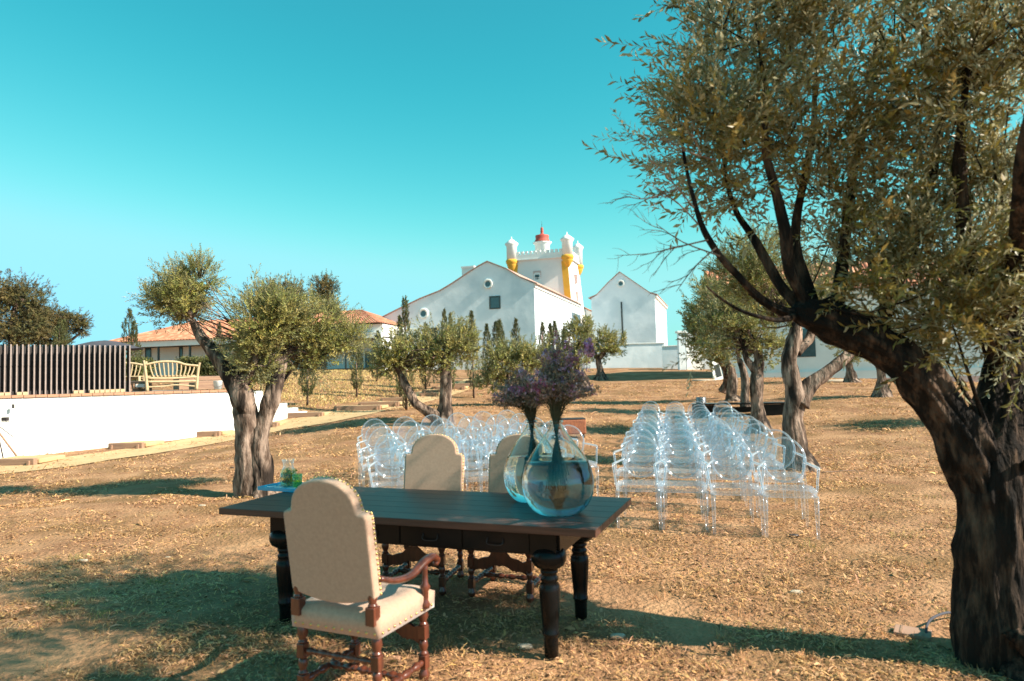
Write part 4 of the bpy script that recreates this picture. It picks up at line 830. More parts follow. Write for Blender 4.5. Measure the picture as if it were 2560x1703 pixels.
for q in [(1016, 743, 1024, 21, 'tallest cypress rising over the bent limbed olive', .17), (1000, 792, 985, 27, 'thin cypress just left of the tallest one', .16), (1064, 808, 975, 30, 'cypress standing beside the dark hall opening', .22),
          (1115, 775, 985, 28, 'left cypress of the close pair above the upright olive trunk', .20), (1127, 785, 980, 29.5, 'right cypress of the close pair above the upright olive trunk', .17),
          (1184, 779, 978, 27, 'cypress with bare foot beside the upper path steps', .20), (1220, 812, 965, 32, 'slim cypress midway along the pale hall gable', .18), (1243, 804, 960, 33, 'bushy ragged cypress midway along the pale hall gable', .26),
          (1257, 800, 955, 35, 'smooth pencil cypress right of the bushy one', .20), (1289, 799, 960, 32, 'cypress near the sunlit corner of the hall', .21), (1359, 808, 950, 36, 'first cypress against the sunlit side wall', .19),
          (1378, 812, 950, 38, 'second cypress against the sunlit side wall', .17), (1396, 805, 950, 40, 'third cypress against the sunlit side wall', .22), (1412, 822, 948, 43, 'fourth short cypress against the sunlit side wall', .18), (943, 829, 950, 33, 'small cypress at the villa end pier', .22),
          (769, 880, 1010, 22.8, 'cypress with bare foot just beyond the stepped wall end', .19), (892, 845, 992, 26.5, 'narrow cypress alone on the grassy bank', .17),
          (321, 773, 905, 29, 'dark cypress left of the villa roof', .30), (331, 804, 905, 28.5, 'shorter cypress hugging the dark one by the parasol', .2), (549, 808, 900, 31, 'cypress seen above the leaning olive limb', .17),
          (146, 800, 905, 38, 'left cypress standing before the umbrella pine', .32), (159, 803, 905, 38.5, 'right cypress standing before the umbrella pine', .30)]:
    cypress(*q[:5], w_=q[5] * 1.45, trunk=.08 if q[0] == 1016 else .35 if q[0] in (769, 892, 1184) else .15)

def bigtree(label, px, ybase, d, lobes, stems, name, leaf=3.0, group='tall trees on the skyline'):
    olive(label, (px, ybase), stems, lobes, leaf=leaf, temps=T_FAR, lm=M_pine, d=d, clump=26, subs=.5, name=name, sides=8, flare=False, group=group, upbias=.3, dens=1.9, fac=1.0)
bigtree('tall dark conifer at the left edge behind the fence', 20, 940, 58, [(20, 735, 0, 60, 42, 3, 420), (60, 760, 0, 48, 52, 3, 420), (5, 800, 0, 70, 60, 3, 620), (75, 820, 0, 48, 46, 3, 400), (88, 765, 0, 14, 12, 1, 40), (-40, 740, 0, 60, 60, 3, 400), (30, 860, 0, 80, 40, 3, 420)], [([(30, 945), (32, 880), (35, 800), (40, 740)], [.5, .4, .3, .1])], 'pine_tree')
bigtree('flat topped umbrella pine left of the villa', 150, 935, 62, [(130, 800, 0, 50, 22, 3, 360), (180, 805, 0, 34, 18, 2.5, 260), (105, 795, 0, 35, 22, 3, 260), (205, 822, 0, 15, 14, 1.5, 110), (125, 840, 0, 44, 26, 3, 300), (80, 860, 0, 40, 30, 3, 200)], [([(140, 945), (142, 890), (150, 850), (170, 820)], [.4, .35, .25, .1]), ([(146, 870), (185, 845), (205, 828)], [.2, .12, .05])], 'pine_tree')
bigtree('tall golden green tree behind the left olive crown', 690, 930, 62, [(690, 735, 0, 48, 30, 2.5, 420), (735, 745, 0, 32, 36, 2.5, 300), (665, 770, 0, 50, 45, 2.5, 360), (720, 800, 0, 50, 40, 2.5, 320)], [([(700, 935), (700, 850), (700, 780)], [.4, .3, .15])], 'broadleaf_tree', leaf=3.0)
bigtree('upright golden green tree beyond the villa roof', 810, 930, 64, [(808, 722, 0, 30, 26, 2.2, 300), (812, 760, 0, 32, 34, 2.2, 320), (800, 800, 0, 34, 34, 2.2, 260)], [([(810, 935), (810, 850), (810, 770)], [.4, .3, .15])], 'broadleaf_tree', leaf=3.0)

def hedge(a, b, h, dep, label, n):
    L_ = (b - a).length; c = (a + b) / 2; t = empty('hedge', c, math.atan2(b.y - a.y, b.x - a.x), label, 'hedge', 'clipped hedges before the villa')
    pos = np.c_[rng.uniform(-L_ / 2, L_ / 2, n), rng.uniform(-dep / 2, dep / 2, n), rng.uniform(.05, 1, n) ** .7 * h]; ax = np.c_[rng.normal(0, .5, n), rng.normal(0, .5, n) - .4, np.ones(n)]; ax /= np.linalg.norm(ax, axis=1)[:, None]
    V, Q, C = foliage(pos, ax, rng.uniform(.8, 1.4, n), TC, .4); tag(link('foliage', npmesh('foliage', V, Q, M_hedge, C), t), kind='stuff')
    mb = MB()
    for k in range(int(L_ / .5)): mb.tube([(-L_ / 2 + k * .5, 0, -.1), (-L_ / 2 + k * .5 + .05, 0, h * .8)], [.02, .01], n=5, sub=1)
    mb.build('stems', M_bark, t)
for k, (x0, x1, yt, d) in enumerate([(318, 372, 905, 27.5), (455, 560, 902, 27), (560, 690, 905, 28)]):
    a = W(x0, 945, d); b = W(x1, 945, d); 
    for v_ in (a, b): v_.z = DK - .05
    hedge(a, b, W(x0, yt, d).z - a.z, .8, ['clipped green hedge seen past the fence end', 'clipped green hedge behind the branch bench', 'clipped green hedge behind the leaning olive limb'][k], 1500)

# ------------------------------------------------------------------ ghost chairs
def make_ghost():
    t = empty('plastic_armchair', (0, 0, 0))
    mb = MB(); n = 20; out = []
    for k in range(40):
        a = 2 * math.pi * k / 40; c, s = math.cos(a), math.sin(a); e = .42; x = math.copysign(abs(c) ** e, c); y = math.copysign(abs(s) ** e, s); out.append((x * (.235 + .03 * (y + 1) / 2), y * .235 + .01))
    m = Matrix(((1, 0, 0, 0), (0, 1, 0, 0), (0, 0, 1, .445), (0, 0, 0, 1))); mb.prism(out, m, .014)
    mb.build('seat', M_gseat, t, bevel=.004)
    mb = MB(); V = []; 
    for k in range(40):
        a = 2 * math.pi * k / 40; V.append((out[k][0] * 1.0, out[k][1] * 1.0, .455)); V.append((out[k][0] * 1.0, out[k][1], .395)); V.append((out[k][0] * .93, out[k][1] * .93, .395)); V.append((out[k][0] * .93, out[k][1] * .93, .44))
    Fc = []
    for k in range(40):
        j = (k + 1) % 40
        for q in range(3): Fc.append((k * 4 + q, j * 4 + q, j * 4 + q + 1, k * 4 + q + 1))
    mb.add(V, Fc, True).build('seat_frame', M_gedge, t)
    tilt = Matrix.Rotation(R(-98), 3, 'X')            # disc axis points forward and slightly up
    rx, ry = .208, .228; cz = .70; cy_ = -.262
    def ov(a, r=1.0, bow=0.0): x = rx * r * math.cos(a); z = ry * r * math.sin(a); return Vector((x, cy_ - z * .16 - .05 * (1 - (x / rx) ** 2) * 1, cz + z))
    mb = MB(); V = []; Fc = []; rings = [0.0, .35, .65, .86, 1.0]; n = 36
    V.append(ov(0, 0) )
    for r in rings[1:]: V += [ov(2 * math.pi * k / n, r) for k in range(n)]
    Fc = [(0, 1 + k, 1 + (k + 1) % n) for k in range(n)]
    for j in range(3): Fc += [(1 + j * n + k, 1 + (j + 1) * n + k, 1 + (j + 1) * n + (k + 1) % n, 1 + j * n + (k + 1) % n) for k in range(n)]
    mb.add(V, Fc, True); o = mb.build('backrest', M_ghost, t); sm = o.modifiers.new('thick', 'SOLIDIFY'); sm.thickness = .009
    mb = MB(); P = [ov(2 * math.pi * k / n) for k in range(n + 1)]; mb.tube(P, .0105, n=6, sub=1); mb.build('rim', M_gedge, t)
    leg = MB().tube([(0, 0, 0), (0, 0, .41)], [.014, .025], n=6, sub=1).mesh('leg', M_gleg)
    for sx in (-1, 1): o = link('leg', leg, t); o.location = (sx * .235, .215, 0)
    for sx in (-1, 1): MB().tube([(sx * .20, -.32, 0), (sx * .195, -.25, .2), (sx * .19, -.22, .42), (sx * .185, -.245, .60), (sx * .193, -.262, .70)], [.011, .015, .017, .012, .010], n=6, sub=3).build('leg', M_ghost, t)
    for sx in (-1, 1): MB().tube([(sx * .192, -.262, .68), (sx * .235, -.12, .672), (sx * .275, .05, .668), (sx * .282, .085, .655), (sx * .276, .10, .62), (sx * .262, .125, .53), (sx * .25, .16, .44)], [.011, .013, .014, .015, .014, .012, .012], n=6, sub=2, square=False, flat=1.0).build('arm', M_gedge, t)
    return t
ghost = make_ghost(); used = [False]
def put_ghost(p, yaw, label, group):
    o = ghost if not used[0] else copy_tree(ghost); used[0] = True
    o.location = (p.x, p.y, hz(p.x, p.y)); o.rotation_euler = (0, 0, yaw); tag(o, label, 'chair', group)
COLN = ['aisle seat', 'second seat from the aisle', 'third seat from the aisle', 'fourth seat from the aisle', 'fifth seat from the aisle', 'outermost seat']
for i in range(4):
    for j in range(10):
        p = Vector((1.34, 7.62, 0)) + Vector((.478, -.215, 0)) * i + Vector((.205, .925, 0)) * j + Vector((random.uniform(-.03, .03), random.uniform(-.04, .04), 0))
        if i == 0 and j == 0: p += Vector((0, -.1, 0))
        ro = NUM[j] + ' row' if j < 9 else 'rearmost row'
        put_ghost(p, math.pi + R(-16) + R(random.uniform(-4, 4)), 'clear plastic armchair, right block, %s, %s' % (ro, COLN[i] if i < 3 else 'outermost seat'), 'clear plastic chairs of the right block')
for i in range(6):
    for j in range(5):
        p = Vector((-1.40, 7.95, 0)) + Vector((.445, .275, 0)) * i + Vector((-.215, .80, 0)) * j + Vector((random.uniform(-.03, .03), random.uniform(-.04, .04), 0))
        k = 5 - i
        put_ghost(p, math.pi + R(10) + R(random.uniform(-5, 5)), 'clear plastic armchair, left block, %s row, %s' % (NUM[j], COLN[k] if k < 5 else 'outermost seat'), 'clear plastic chairs of the left block')

# ------------------------------------------------------------------ dining table
TZ = .80; tx, ty, tyaw = -.645, 4.85, R(-21.0)
tb = empty('dining_table', (tx, ty, hz(tx, ty)), tyaw, 'long dark wooden table with thick bulbous turned legs and drawers', 'table')
TLn, TWd = 2.72, 1.02
for k in range(6): MB().box((0, -TWd / 2 + TWd * (k + .5) / 6, TZ - .0225), (TLn, TWd / 6 - .0016, .045)).build('tabletop_board', M_table, tb, bevel=.003)
AX0, AX1, AY = -.93 - .07, 1.02 + .07, .335 + .055
MB().box(((AX0 + AX1) / 2, -AY, TZ - .045 - .075), (AX1 - AX0, .03, .148)).build('apron', M_black, tb)
MB().box(((AX0 + AX1) / 2, AY, TZ - .045 - .075), (AX1 - AX0, .03, .148)).build('apron', M_black, tb)
MB().box((AX0, 0, TZ - .045 - .075), (.03, 2 * AY - .034, .148)).build('apron', M_black, tb); MB().box((AX1, 0, TZ - .045 - .075), (.03, 2 * AY - .034, .148)).build('apron', M_black, tb)
for k in range(4):
    x = AX0 + .16 + (AX1 - AX0 - .32) * (k + .5) / 4; dr = MB().box((x, -AY - .019, TZ - .122), ((AX1 - AX0 - .32) / 4 - .012, .010, .118)).build('drawer', M_black, tb, bevel=.003)
    MB().tube([(x - .05, -AY - .026, TZ - .105), (x - .045, -AY - .045, TZ - .14), (x + .045, -AY - .045, TZ - .14), (x + .05, -AY - .026, TZ - .105)], .0035, n=5).build('handle', M_metal, dr)
lp = [(.041, 0), (.044, .10), (.046, .120), (.052, .126), (.053, .136), (.047, .145), (.053, .22), (.061, .32), (.064, .37), (.060, .405), (.046, .425), (.053, .433), (.053, .450), (.045, .460), (.045, .470), (.054, .478), (.054, .488), (.048, .494), (.066, .504), (.092, .520), (.105, .545), (.108, .570), (.103, .595), (.088, .615), (.062, .628), (.054, .632), (.060, .64), (.060, .652)]
lp = [(r, z * (TZ - .045) / .73) for r, z in lp]; top_ = lp[-1][1]
leg_me = MB().lathe(lp, n=32).box((0, 0, (top_ + TZ - .05) / 2), (.125, .125, TZ - .05 - top_ + .002)).mesh('leg', M_black)
for x in (-.93, 1.02):
    for y in (-.335, .335): o = link('leg', leg_me, tb); o.location = (x, y, 0)
TBZ = hz(tx, ty)
def ontable(px, py):
    r = ray(px, py); z = TBZ + TZ; d = (z - EYE) / r.z; return Vector((r.x * d, d, z))

# ------------------------------------------------------------------ upholstered chairs
def turned(h, r=.024, blocks=()):
    base = [(r * .75, 0), (r * 1.0, .02), (r * .6, .05), (r * .95, .08)]
    k = []; n = max(2, int(h / .085)); 
    for i in range(n):
        z0 = h * i / n; s = h / n; k += [(r * .58, z0 + .02 * s), (r * .75, z0 + .12 * s), (r * 1.12, z0 + .35 * s), (r * 1.0, z0 + .52 * s), (r * .62, z0 + .68 * s), (r * .85, z0 + .76 * s), (r * .85, z0 + .84 * s), (r * .58, z0 + .93 * s)]
    k += [(r * .7, h)]; return k
def bar(mb, a, b, r, n=12):
    a = Vector(a); b = Vector(b); d = b - a; rot = d.to_track_quat('Z', 'Y').to_matrix(); mb.lathe([(q, z) for q, z in turned(d.length, r)], a, n, rot)
def make_throne(loc, yaw, label, arms=True):
    t = empty('upholstered_chair', loc, yaw, label, 'chair', 'linen upholstered chairs around the dining table')
    hw, sd_, sz = .265, .25, .40
    # seat cushion
    seat = MB(); V = []; nx, ny = 18, 16
    for j in range(ny + 1):
        for i in range(nx + 1):
            u, v = i / nx * 2 - 1, j / ny * 2 - 1; w_ = hw * (1.0 + .05 * (v + 1) / 2) + .012
            e = (1 - abs(u) ** 5) * (1 - abs(v) ** 5); bul = .012 * math.sin(u * 7 + v * 3) * e * .35
            V.append((u * w_, v * (sd_ + .01), sz + .085 + .045 * e ** .6 + bul))
    Fc = [(j * (nx + 1) + i, j * (nx + 1) + i + 1, (j + 1) * (nx + 1) + i + 1, (j + 1) * (nx + 1) + i) for j in range(ny) for i in range(nx)]
    per = [i for i in range(nx + 1)] + [(j + 1) * (nx + 1) + nx for j in range(ny)] + [ny * (nx + 1) + nx - 1 - i for i in range(nx)] + [(ny - 1 - j) * (nx + 1) for j in range(ny - 1)]
    b0 = len(V)
    for k in per: x, y, z = V[k]; V.append((x * .985, y * .985, sz - .005))
    m_ = len(per); Fc += [(per[(k + 1) % m_], per[k], b0 + k, b0 + (k + 1) % m_) for k in range(m_)]; Fc.append(tuple(b0 + k for k in range(m_)))
    seat.add(V, Fc, True).build('seat', M_linen, t)
    nl = MB()
    def nail(p, nrm): rot = Vector(nrm).to_track_quat('Z', 'Y').to_matrix(); nl.lathe([(.0085, 0), (.0075, .003), (.004, .0055), (.0, .0065)], p, 8, rot, caps=False)
    for k in range(11): x = -.25 + .05 * k; nail((x, -sd_ - .006, sz + .018), (0, -1, 0)); nail((x * 1.05, sd_ + .006, sz + .018), (0, 1, 0))
    for k in range(10): y = -.225 + .05 * k; w_ = hw * (1 + .05 * (y + .25) / .5) + .010; nail((w_, y, sz + .018), (1, 0, 0)); nail((-w_, y, sz + .018), (-1, 0, 0))
    # backrest: shouldered arch, bowed lower edge, leaning back
    lean = Matrix.Rotation(R(9), 4, 'X'); BM = Matrix.Translation((0, -sd_ + .055, .60)) @ lean @ Matrix(((1, 0, 0, 0), (0, 0, -1, 0), (0, 1, 0, 0), (0, 0, 0, 1)))
    poly = [(-.262, .0)]; poly += [(-.262, .40), (-.257, .425), (-.235, .43), (-.215, .432)]
    for k in range(17): a = math.pi - math.pi * k / 16; poly.append((.205 * math.cos(a), .435 + .165 * math.sin(a) ** .85 if 0 < k < 16 else .44))
    poly += [(.215, .432), (.235, .43), (.257, .425), (.262, .40), (.262, .0)]
    low = [(.262 - .524 * k / 12, -.045 * math.sin(math.pi * k / 12)) for k in range(1, 12)]; poly += low
    bk = MB().prism(poly, BM, .075); o = bk.build('backrest', M_linen, t, bevel=.014, seg=3)
    for p_ in o.data.polygons: p_.use_smooth = False
    # nails along both faces of the edge band
    P2 = [Vector(q) for q in poly]; cx = Vector((0, .28)); per_ = 0; last = None; n = len(P2)
    for i in range(n - len(low) - 1 - 0):
        a, b = P2[i], P2[i + 1]
        L_ = (b - a).length; s_ = 0
        while True:
            if last is None: last = 0
            if last + (L_ - s_) < .026: last += L_ - s_; break
            s_ += .026 - last; last = 0; q = a.lerp(b, s_ / L_); tn = (b - a).normalized(); nr = Vector((-tn.y, tn.x))
            if (q - cx).dot(nr) < 0: nr = -nr
            for c_ in (.020,): pt = BM @ Vector((q.x + nr.x * .0015, q.y + nr.y * .0015, c_)); nm = (BM.to_3x3() @ Vector((nr.x, nr.y, 0))); nail(pt, nm)
    nl.build('nail_trim', M_brass, t, kind='stuff')
    # uprights between seat and back
    for sx in (-1, 1):
        up = MB(); up.box((sx * .235, -sd_ + .0, sz + .105), (.055, .055, .09)); up.lathe([(.020, 0), (.026, .012), (.018, .02), (.026, .05), (.021, .075), (.017, .1), (.022, .11)], (sx * .235, -sd_ + .0, sz + .145), 14); up.build('back_post', M_walnut, t, bevel=.004)
    # legs
    for sx in (-1, 1):
        for y in (-sd_ + .03, sd_ - .03):
            lg = MB(); x = sx * .235; lg.lathe([(.018, 0), (.030, .02), (.032, .04), (.020, .06), (.020, .07)], (x, y, 0), 16); lg.box((x, y, .105), (.047, .047, .075))
            lg.lathe([(.02, .142), (.027, .15), (.016, .165), (.026, .19), (.022, .215), (.016, .225)], (x, y, 0), 16); lg.box((x, y, .265), (.047, .047, .075)); lg.lathe([(.02, .302), (.027, .31), (.017, .322), (.030, .352), (.026, .378), (.02, .40)], (x, y, 0), 16); lg.build('leg', M_walnut, t, bevel=.004)
    for sx in (-1, 1): mb = MB(); bar(mb, (sx * .235, -sd_ + .05, .105), (sx * .235, sd_ - .05, .105), .022); mb.build('stretcher', M_walnut, t)
    mb = MB(); bar(mb, (-.235, 0, .107), (.235, 0, .107), .021); mb.build('stretcher', M_walnut, t)
    mb = MB(); bar(mb, (-.215, -sd_ + .03, .265), (.215, -sd_ + .03, .265), .018); mb.build('stretcher', M_walnut, t)
    # carved front stretcher, arched with scalloped ends and small piercings
    pl = []; N_ = 36
    for k in range(N_ + 1): u = -1 + 2 * k / N_; pl.append((u * .213, .285 + .075 * math.exp(-(u / .42) ** 2) + .012 * abs(math.sin(u * 7.5)) ))
    bt = []
    for k in range(N_ + 1): u = 1 - 2 * k / N_; bt.append((u * .213, .215 + .022 * abs(math.sin(u * 6.3)) - .018 * (abs(u) > .6) + .03 * math.exp(-(u / .25) ** 2)))
    fm = Matrix(((1, 0, 0, 0), (0, 0, -1, sd_ - .02), (0, 1, 0, 0), (0, 0, 0, 1)))
    o = MB().prism(pl + bt, fm, .02).build('carved_rail', M_walnut, t)
    if arms:
        for sx in (-1, 1):
            MB().tube([(sx * .262, -sd_ + .02, sz + .285), (sx * .275, -.12, sz + .245), (sx * .29, .02, sz + .235), (sx * .30, .13, sz + .275), (sx * .305, .21, sz + .285), (sx * .31, .25, sz + .26), (sx * .31, .235, sz + .235)], [.020, .023, .026, .029, .030, .026, .016], n=10, flat=.75).build('arm', M_walnut, t)
            MB().lathe([(.022, 0), (.027, .02), (.016, .04), (.018, .09), (.030, .115), (.017, .135), (.015, .20), (.020, .255)], (sx * .288, .16, sz + .02), 14).build('arm_post', M_walnut, t)
    return t
nc = Vector((-.84, 3.78, 0)); nc.z = hz(nc.x, nc.y); make_throne(nc, R(-24), 'linen chair with arched back facing the table, seen from behind')
c2 = Vector((-.76, 5.62, 0)); c2.z = hz(c2.x, c2.y); make_throne(c2, R(180 - 14), 'linen chair behind the table, left of the other far one')
c3 = Vector((-.06, 5.42, 0)); c3.z = hz(c3.x, c3.y); make_throne(c3, R(180 - 20), 'linen chair behind the table, partly hidden by the glass bottles')

# ------------------------------------------------------------------ demijohns, flowers, tray
def demijohn(p, h, r, label, seed, fill=.50):
    t = empty('glass_demijohn', p, 0, label, 'vase', 'round glass demijohns of flowers')
    prof = [(.0, .006), (r * .45, .0), (r * .62, .012), (r * .80, .055), (r * .94, .12), (r * 1.0, .20), (r * .985, .27), (r * .91, .345), (r * .76, .42), (r * .59, .485), (r * .43, .54), (r * .305, .585), (r * .21, .62), (r * .165, .645), (r * .16, .66), (r * .20, .667), (r * .20, .675), (r * .16, .68)]
    k = h / .68; prof = [(a, z * k) for a, z in prof]
    def sm(pr):
        o = []
        for i in range(len(pr) - 1):
            a, b, c, d = pr[max(i - 1, 0)], pr[i], pr[i + 1], pr[min(i + 2, len(pr) - 1)]
            for q in range(4):
                s = q / 4; f = lambda A, B, C, D: .5 * (2 * B + (C - A) * s + (2 * A - 5 * B + 4 * C - D) * s * s + (3 * B - A - 3 * C + D) * s ** 3); o.append((max(0, f(a[0], b[0], c[0], d[0])), f(a[1], b[1], c[1], d[1])))
        return o + [pr[-1]]
    P = sm(prof); wt = .0035; inn = [(max(0, a - wt), max(z, .006 * k + wt)) for a, z in reversed(P)]
    MB().lathe(P + inn, n=56, caps=False).build('bottle', M_glass, t)
    lv = h * fill; wp_ = [(max(0, a - wt + .0006), max(z, .006 * k + wt - .0006)) for a, z in P if z < lv and z < h * .9]; wr = wp_[-1][0]; wp_.append((wr, lv)); wp_.append((0.0, lv))
    wa = MB().lathe([(0, wp_[0][1])] + wp_, n=56, caps=False); wa.build('water', M_water, t); return t
p1 = ontable(1397, 1283); p2 = ontable(1334, 1252)
demijohn(p1, .585, .228, 'large round glass demijohn holding flowers at the table corner', 1, .56)
demijohn(p2, .56, .205, 'smaller glass demijohn half hidden behind the large one', 2, .56)
def bouquet(p, h0, htop, rx, lean, label, n, seed, blooms):
    r = random.Random(seed); t = empty('flower_bunch', p, 0, label, 'flowers', 'bunches of dried purple flowers'); st = MB(); tips = []
    for i in range(n):
        a = r.uniform(0, 6.283); q = r.random() ** .6; bx, by = math.cos(a) * q, math.sin(a) * q
        foot = Vector((-bx * .05 + r.uniform(-.02, .02), -by * .05, .15 + r.uniform(0, .10))); neck = Vector((bx * .022, by * .022, h0))
        hh = htop * (1.0 - .62 * q ** 1.5) * r.uniform(.55, 1.0)
        tip = Vector((lean[0] + bx * rx * r.uniform(.8, 1.15), by * rx * .85, h0 + max(.06, hh))); md = neck.lerp(tip, .45) + Vector((-bx * .03, -by * .03, .05)); st.tube([foot, neck, md, tip], [.0022, .0030, .0020, .0010], n=4, sub=2)
        fl = r.random() < blooms + .45 * (hh / htop - .5); tips.append((md, tip, fl, .030 if fl else .02))
        for _ in range(4):
            s_ = md.lerp(tip, r.uniform(-.5, .8)); e = s_ + Vector((r.uniform(-1, 1), r.uniform(-1, 1), r.uniform(-.1, 1.1))).normalized() * r.uniform(.03, .10); st.tube([s_, e], [.0012, .0006], n=3, sub=1); tips.append((s_, e, r.random() < blooms * .6, .012))
        for _ in range(7):                   # dark narrow leaves on the bundled stems
            s_ = foot.lerp(neck, r.random()) if _ < 4 else neck.lerp(md, r.random()); e = s_ + Vector((r.uniform(-1, 1), r.uniform(-1, 1), r.uniform(-.3, 1))).normalized() * r.uniform(.015, .04); st.tube([s_, e], [.0022, .0004], n=3, sub=1)
    tag(st.build('stems', M_stem, t), kind='stuff')
    rg = np.random.default_rng(seed); P = {True: [], False: []}
    for md, tip, fl, wd in tips:
        L_ = (tip - md).length; k = max(3, int(L_ / (.0075 if fl else .013)))
        for i in range(k): s_ = 1.05 - (.55 if fl else .9) * rg.random() ** 1.2; P[fl].append(np.array(md.lerp(tip, s_)) + rg.normal(0, wd * .33, 3))
    for nm, q, m_, tpl, s0 in (('blossoms', P[True], M_petal, sprig(6, .013, .014, .009, 70), 1.0), ('dried_leaves', P[False], M_dry, sprig(7, .016, .014, .004, 71), 1.0)):
        q = np.array(q); ax = rg.normal(size=q.shape) + [0, 0, .8]; ax /= np.linalg.norm(ax, axis=1)[:, None]
        V, Q, C = foliage(q, ax, rg.uniform(.6, 1.35, len(q)) * s0, [tpl], .4); tag(link(nm, npmesh(nm, V, Q, m_, C), t), kind='stuff')
    return t
bouquet(p1, .585, .56, .27, (.02, 0), 'tall bunch of dried purple flowers in the large demijohn', 120, 5, .30)
bouquet(p2, .56, .40, .25, (-.07, 0), 'wide bunch of brownish purple flowers in the rear demijohn', 105, 6, .16)
# two purple heads standing clear of the bunch
q = W(1470, 870, p1.y) - p1; t = empty('flower_spike', p1, 0, 'single purple flower spike standing out to the right of the bunch', 'flowers')
MB().tube([(0, 0, .5), (.03, 0, .75), (q.x * .7, 0, q.z - .12), (q.x, 0, q.z + .04)], [.002, .002, .0018, .001], n=4).build('stem', M_stem, t)
pos = np.array([q.x, 0, q.z]) + rng.normal(0, 1, (130, 3)) * [.016, .014, .028]; ax = rng.normal(size=(130, 3)); ax /= np.linalg.norm(ax, axis=1)[:, None]
V, Q, C = foliage(pos, ax, rng.uniform(.8, 1.5, 130), [sprig(6, .012, .012, .008, 72)], .4); tag(link('blossoms', npmesh('blossoms', V, Q, M_petal, C), t), kind='stuff')

tc_ = ontable(725, 1222); tr = empty('serving_tray', tc_, R(-26), 'turquoise tray with white cards at the left end of the table', 'tray')
MB().box((0, 0, .012), (.40, .27, .012)).build('tray_base', M_tray, tr, bevel=.003)
mb = MB(); mb.box((0, -.14, .016), (.42, .012, .030)).box((0, .14, .016), (.42, .012, .030)).box((-.205, 0, .016), (.012, .268, .030)).box((.205, 0, .016), (.012, .268, .030)); mb.build('rim', M_tray, tr, bevel=.003)
for k, (x, y, a) in enumerate([(-.12, .04, .3), (-.06, -.06, -.2), (.08, -.07, .5), (-.15, -.05, .9)]): MB().box((x, y, .0195), (.07, .045, .0018), a).build('card', M_paper, tr)
def vessel(name, p, prof, wt, m, label, cat, fill=None, stuff=None, handle=None):
    t = empty(name, p, 0, label, cat); inn = [(max(0, a - wt), max(z, wt)) for a, z in reversed(prof)]; MB().lathe([(0, 0)] + prof + inn + [(0, wt)], n=32, caps=False).build('body', m, t)
    if fill: wp_ = [(0, wt - .0004)] + [(max(0, a - wt + .0004), max(z, wt - .0004)) for a, z in prof if z < fill]; MB().lathe(wp_ + [(wp_[-1][0], fill), (0, fill)], n=32, caps=False).build('water', M_lemon, t)
    if handle: MB().tube(handle, .006, n=8).build('handle', m, t)
    return t
jp = tc_ + Vector((-.025, .04, .019)); jt = vessel('glass_jug', jp, [(.045, 0), (.062, .01), (.072, .05), (.066, .10), (.048, .14), (.040, .165), (.046, .20), (.055, .215)], .003, M_jug, 'clear glass jug of lemon and mint water on the tray', 'jug', .135)
M_mint = mat('mint_leaf', (0.16, 0.19, 0.02), (0.42, 0.36, 0.05), rough=.5, attr=True, transl=.4)
pos = np.c_[rng.normal(0, .026, 70), rng.normal(0, .026, 70), rng.uniform(.02, .12, 70)]; ax = rng.normal(size=(70, 3)); ax /= np.linalg.norm(ax, axis=1)[:, None]
V, Q, C = foliage(pos, ax, np.full(70, 1.0), [sprig(3, .02, .028, .018, 80)], .5); tag(link('herbs', npmesh('herbs', V, Q, M_mint, C), jt), kind='stuff')
vessel('drinking_glass', tc_ + Vector((.075, -.045, .019)), [(.034, 0), (.036, .004), (.038, .05), (.041, .105)], .0028, M_greenglass, 'green tumbler beside the jug, partly behind the chair back', 'glass')

# ------------------------------------------------------------------ things further back
p = G(1432, 1094); t = empty('wicker_trunk', p, R(4), 'rusty brown wicker trunk on small wheels behind the left chairs', 'trunk')
wd_ = 62 * p.y / F; hh = 36 * p.y / F
MB().box((0, 0, hh / 2 + .09), (wd_, .42, hh)).build('body', M_wicker, t, bevel=.03)
MB().box((0, 0, hh + .10), (wd_ * .98, .40, .03)).build('lid', M_metal, t, bevel=.01)
for sx in (-1, 1):
    for sy in (-1, 1): MB().lathe([(.045, -.015), (.045, .015)], (sx * (wd_ / 2 - .06), sy * .17, .045), 14, Matrix.Rotation(R(90), 3, 'Y')).build('wheel', M_metal, t)
# low black draped table
a = W(1730, 1010, 19.5); b = W(1962, 1004, 19.0); c = (a + b) / 2; g = hz(c.x, c.y); t = empty('low_black_table', (c.x, c.y, g), math.atan2(b.y - a.y, b.x - a.x), 'long low black table behind the right block of chairs', 'table')
L_ = (b - a).length; H_ = max(.28, c.z - g)
MB().box((0, 0, H_ - .02), (L_, .6, .04)).build('top', M_black, t, bevel=.005)
MB().box((-L_ * .37, -.25, H_ / 2 - .02), (L_ * .24, .03, H_ - .05)).build('front_panel', M_black, t); MB().box((L_ * .36, -.25, H_ / 2 - .02), (L_ * .27, .03, H_ - .05)).build('front_panel', M_black, t)
for sx in (-1, 1): MB().box((sx * (L_ / 2 - .04), .2, H_ / 2 - .02), (.06, .06, H_ - .05)).build('leg', M_black, t)
MB().box((0, .26, H_ / 2 - .02), (L_ * .9, .02, H_ * .4)).build('back_panel', M_black, t)
q = Vector(a).lerp(b, .10); q.z = g + H_; t = empty('candle_holder', q, 0, 'round silver lattice candle holder on the low black table', 'candle holder')
MB().lathe([(.13, 0), (.14, .02), (.13, .17), (.12, .175)], n=24, caps=False).build('lattice', M_silver, t); MB().lathe([(.11, .005), (.11, .12)], n=20).build('candle', M_paper, t)
mb = MB()
for k in range(5): mb.lathe([(.141, .03 + k * .032), (.145, .036 + k * .032), (.141, .042 + k * .032)], n=24, caps=False)
mb.build('hoop', M_silver, t)
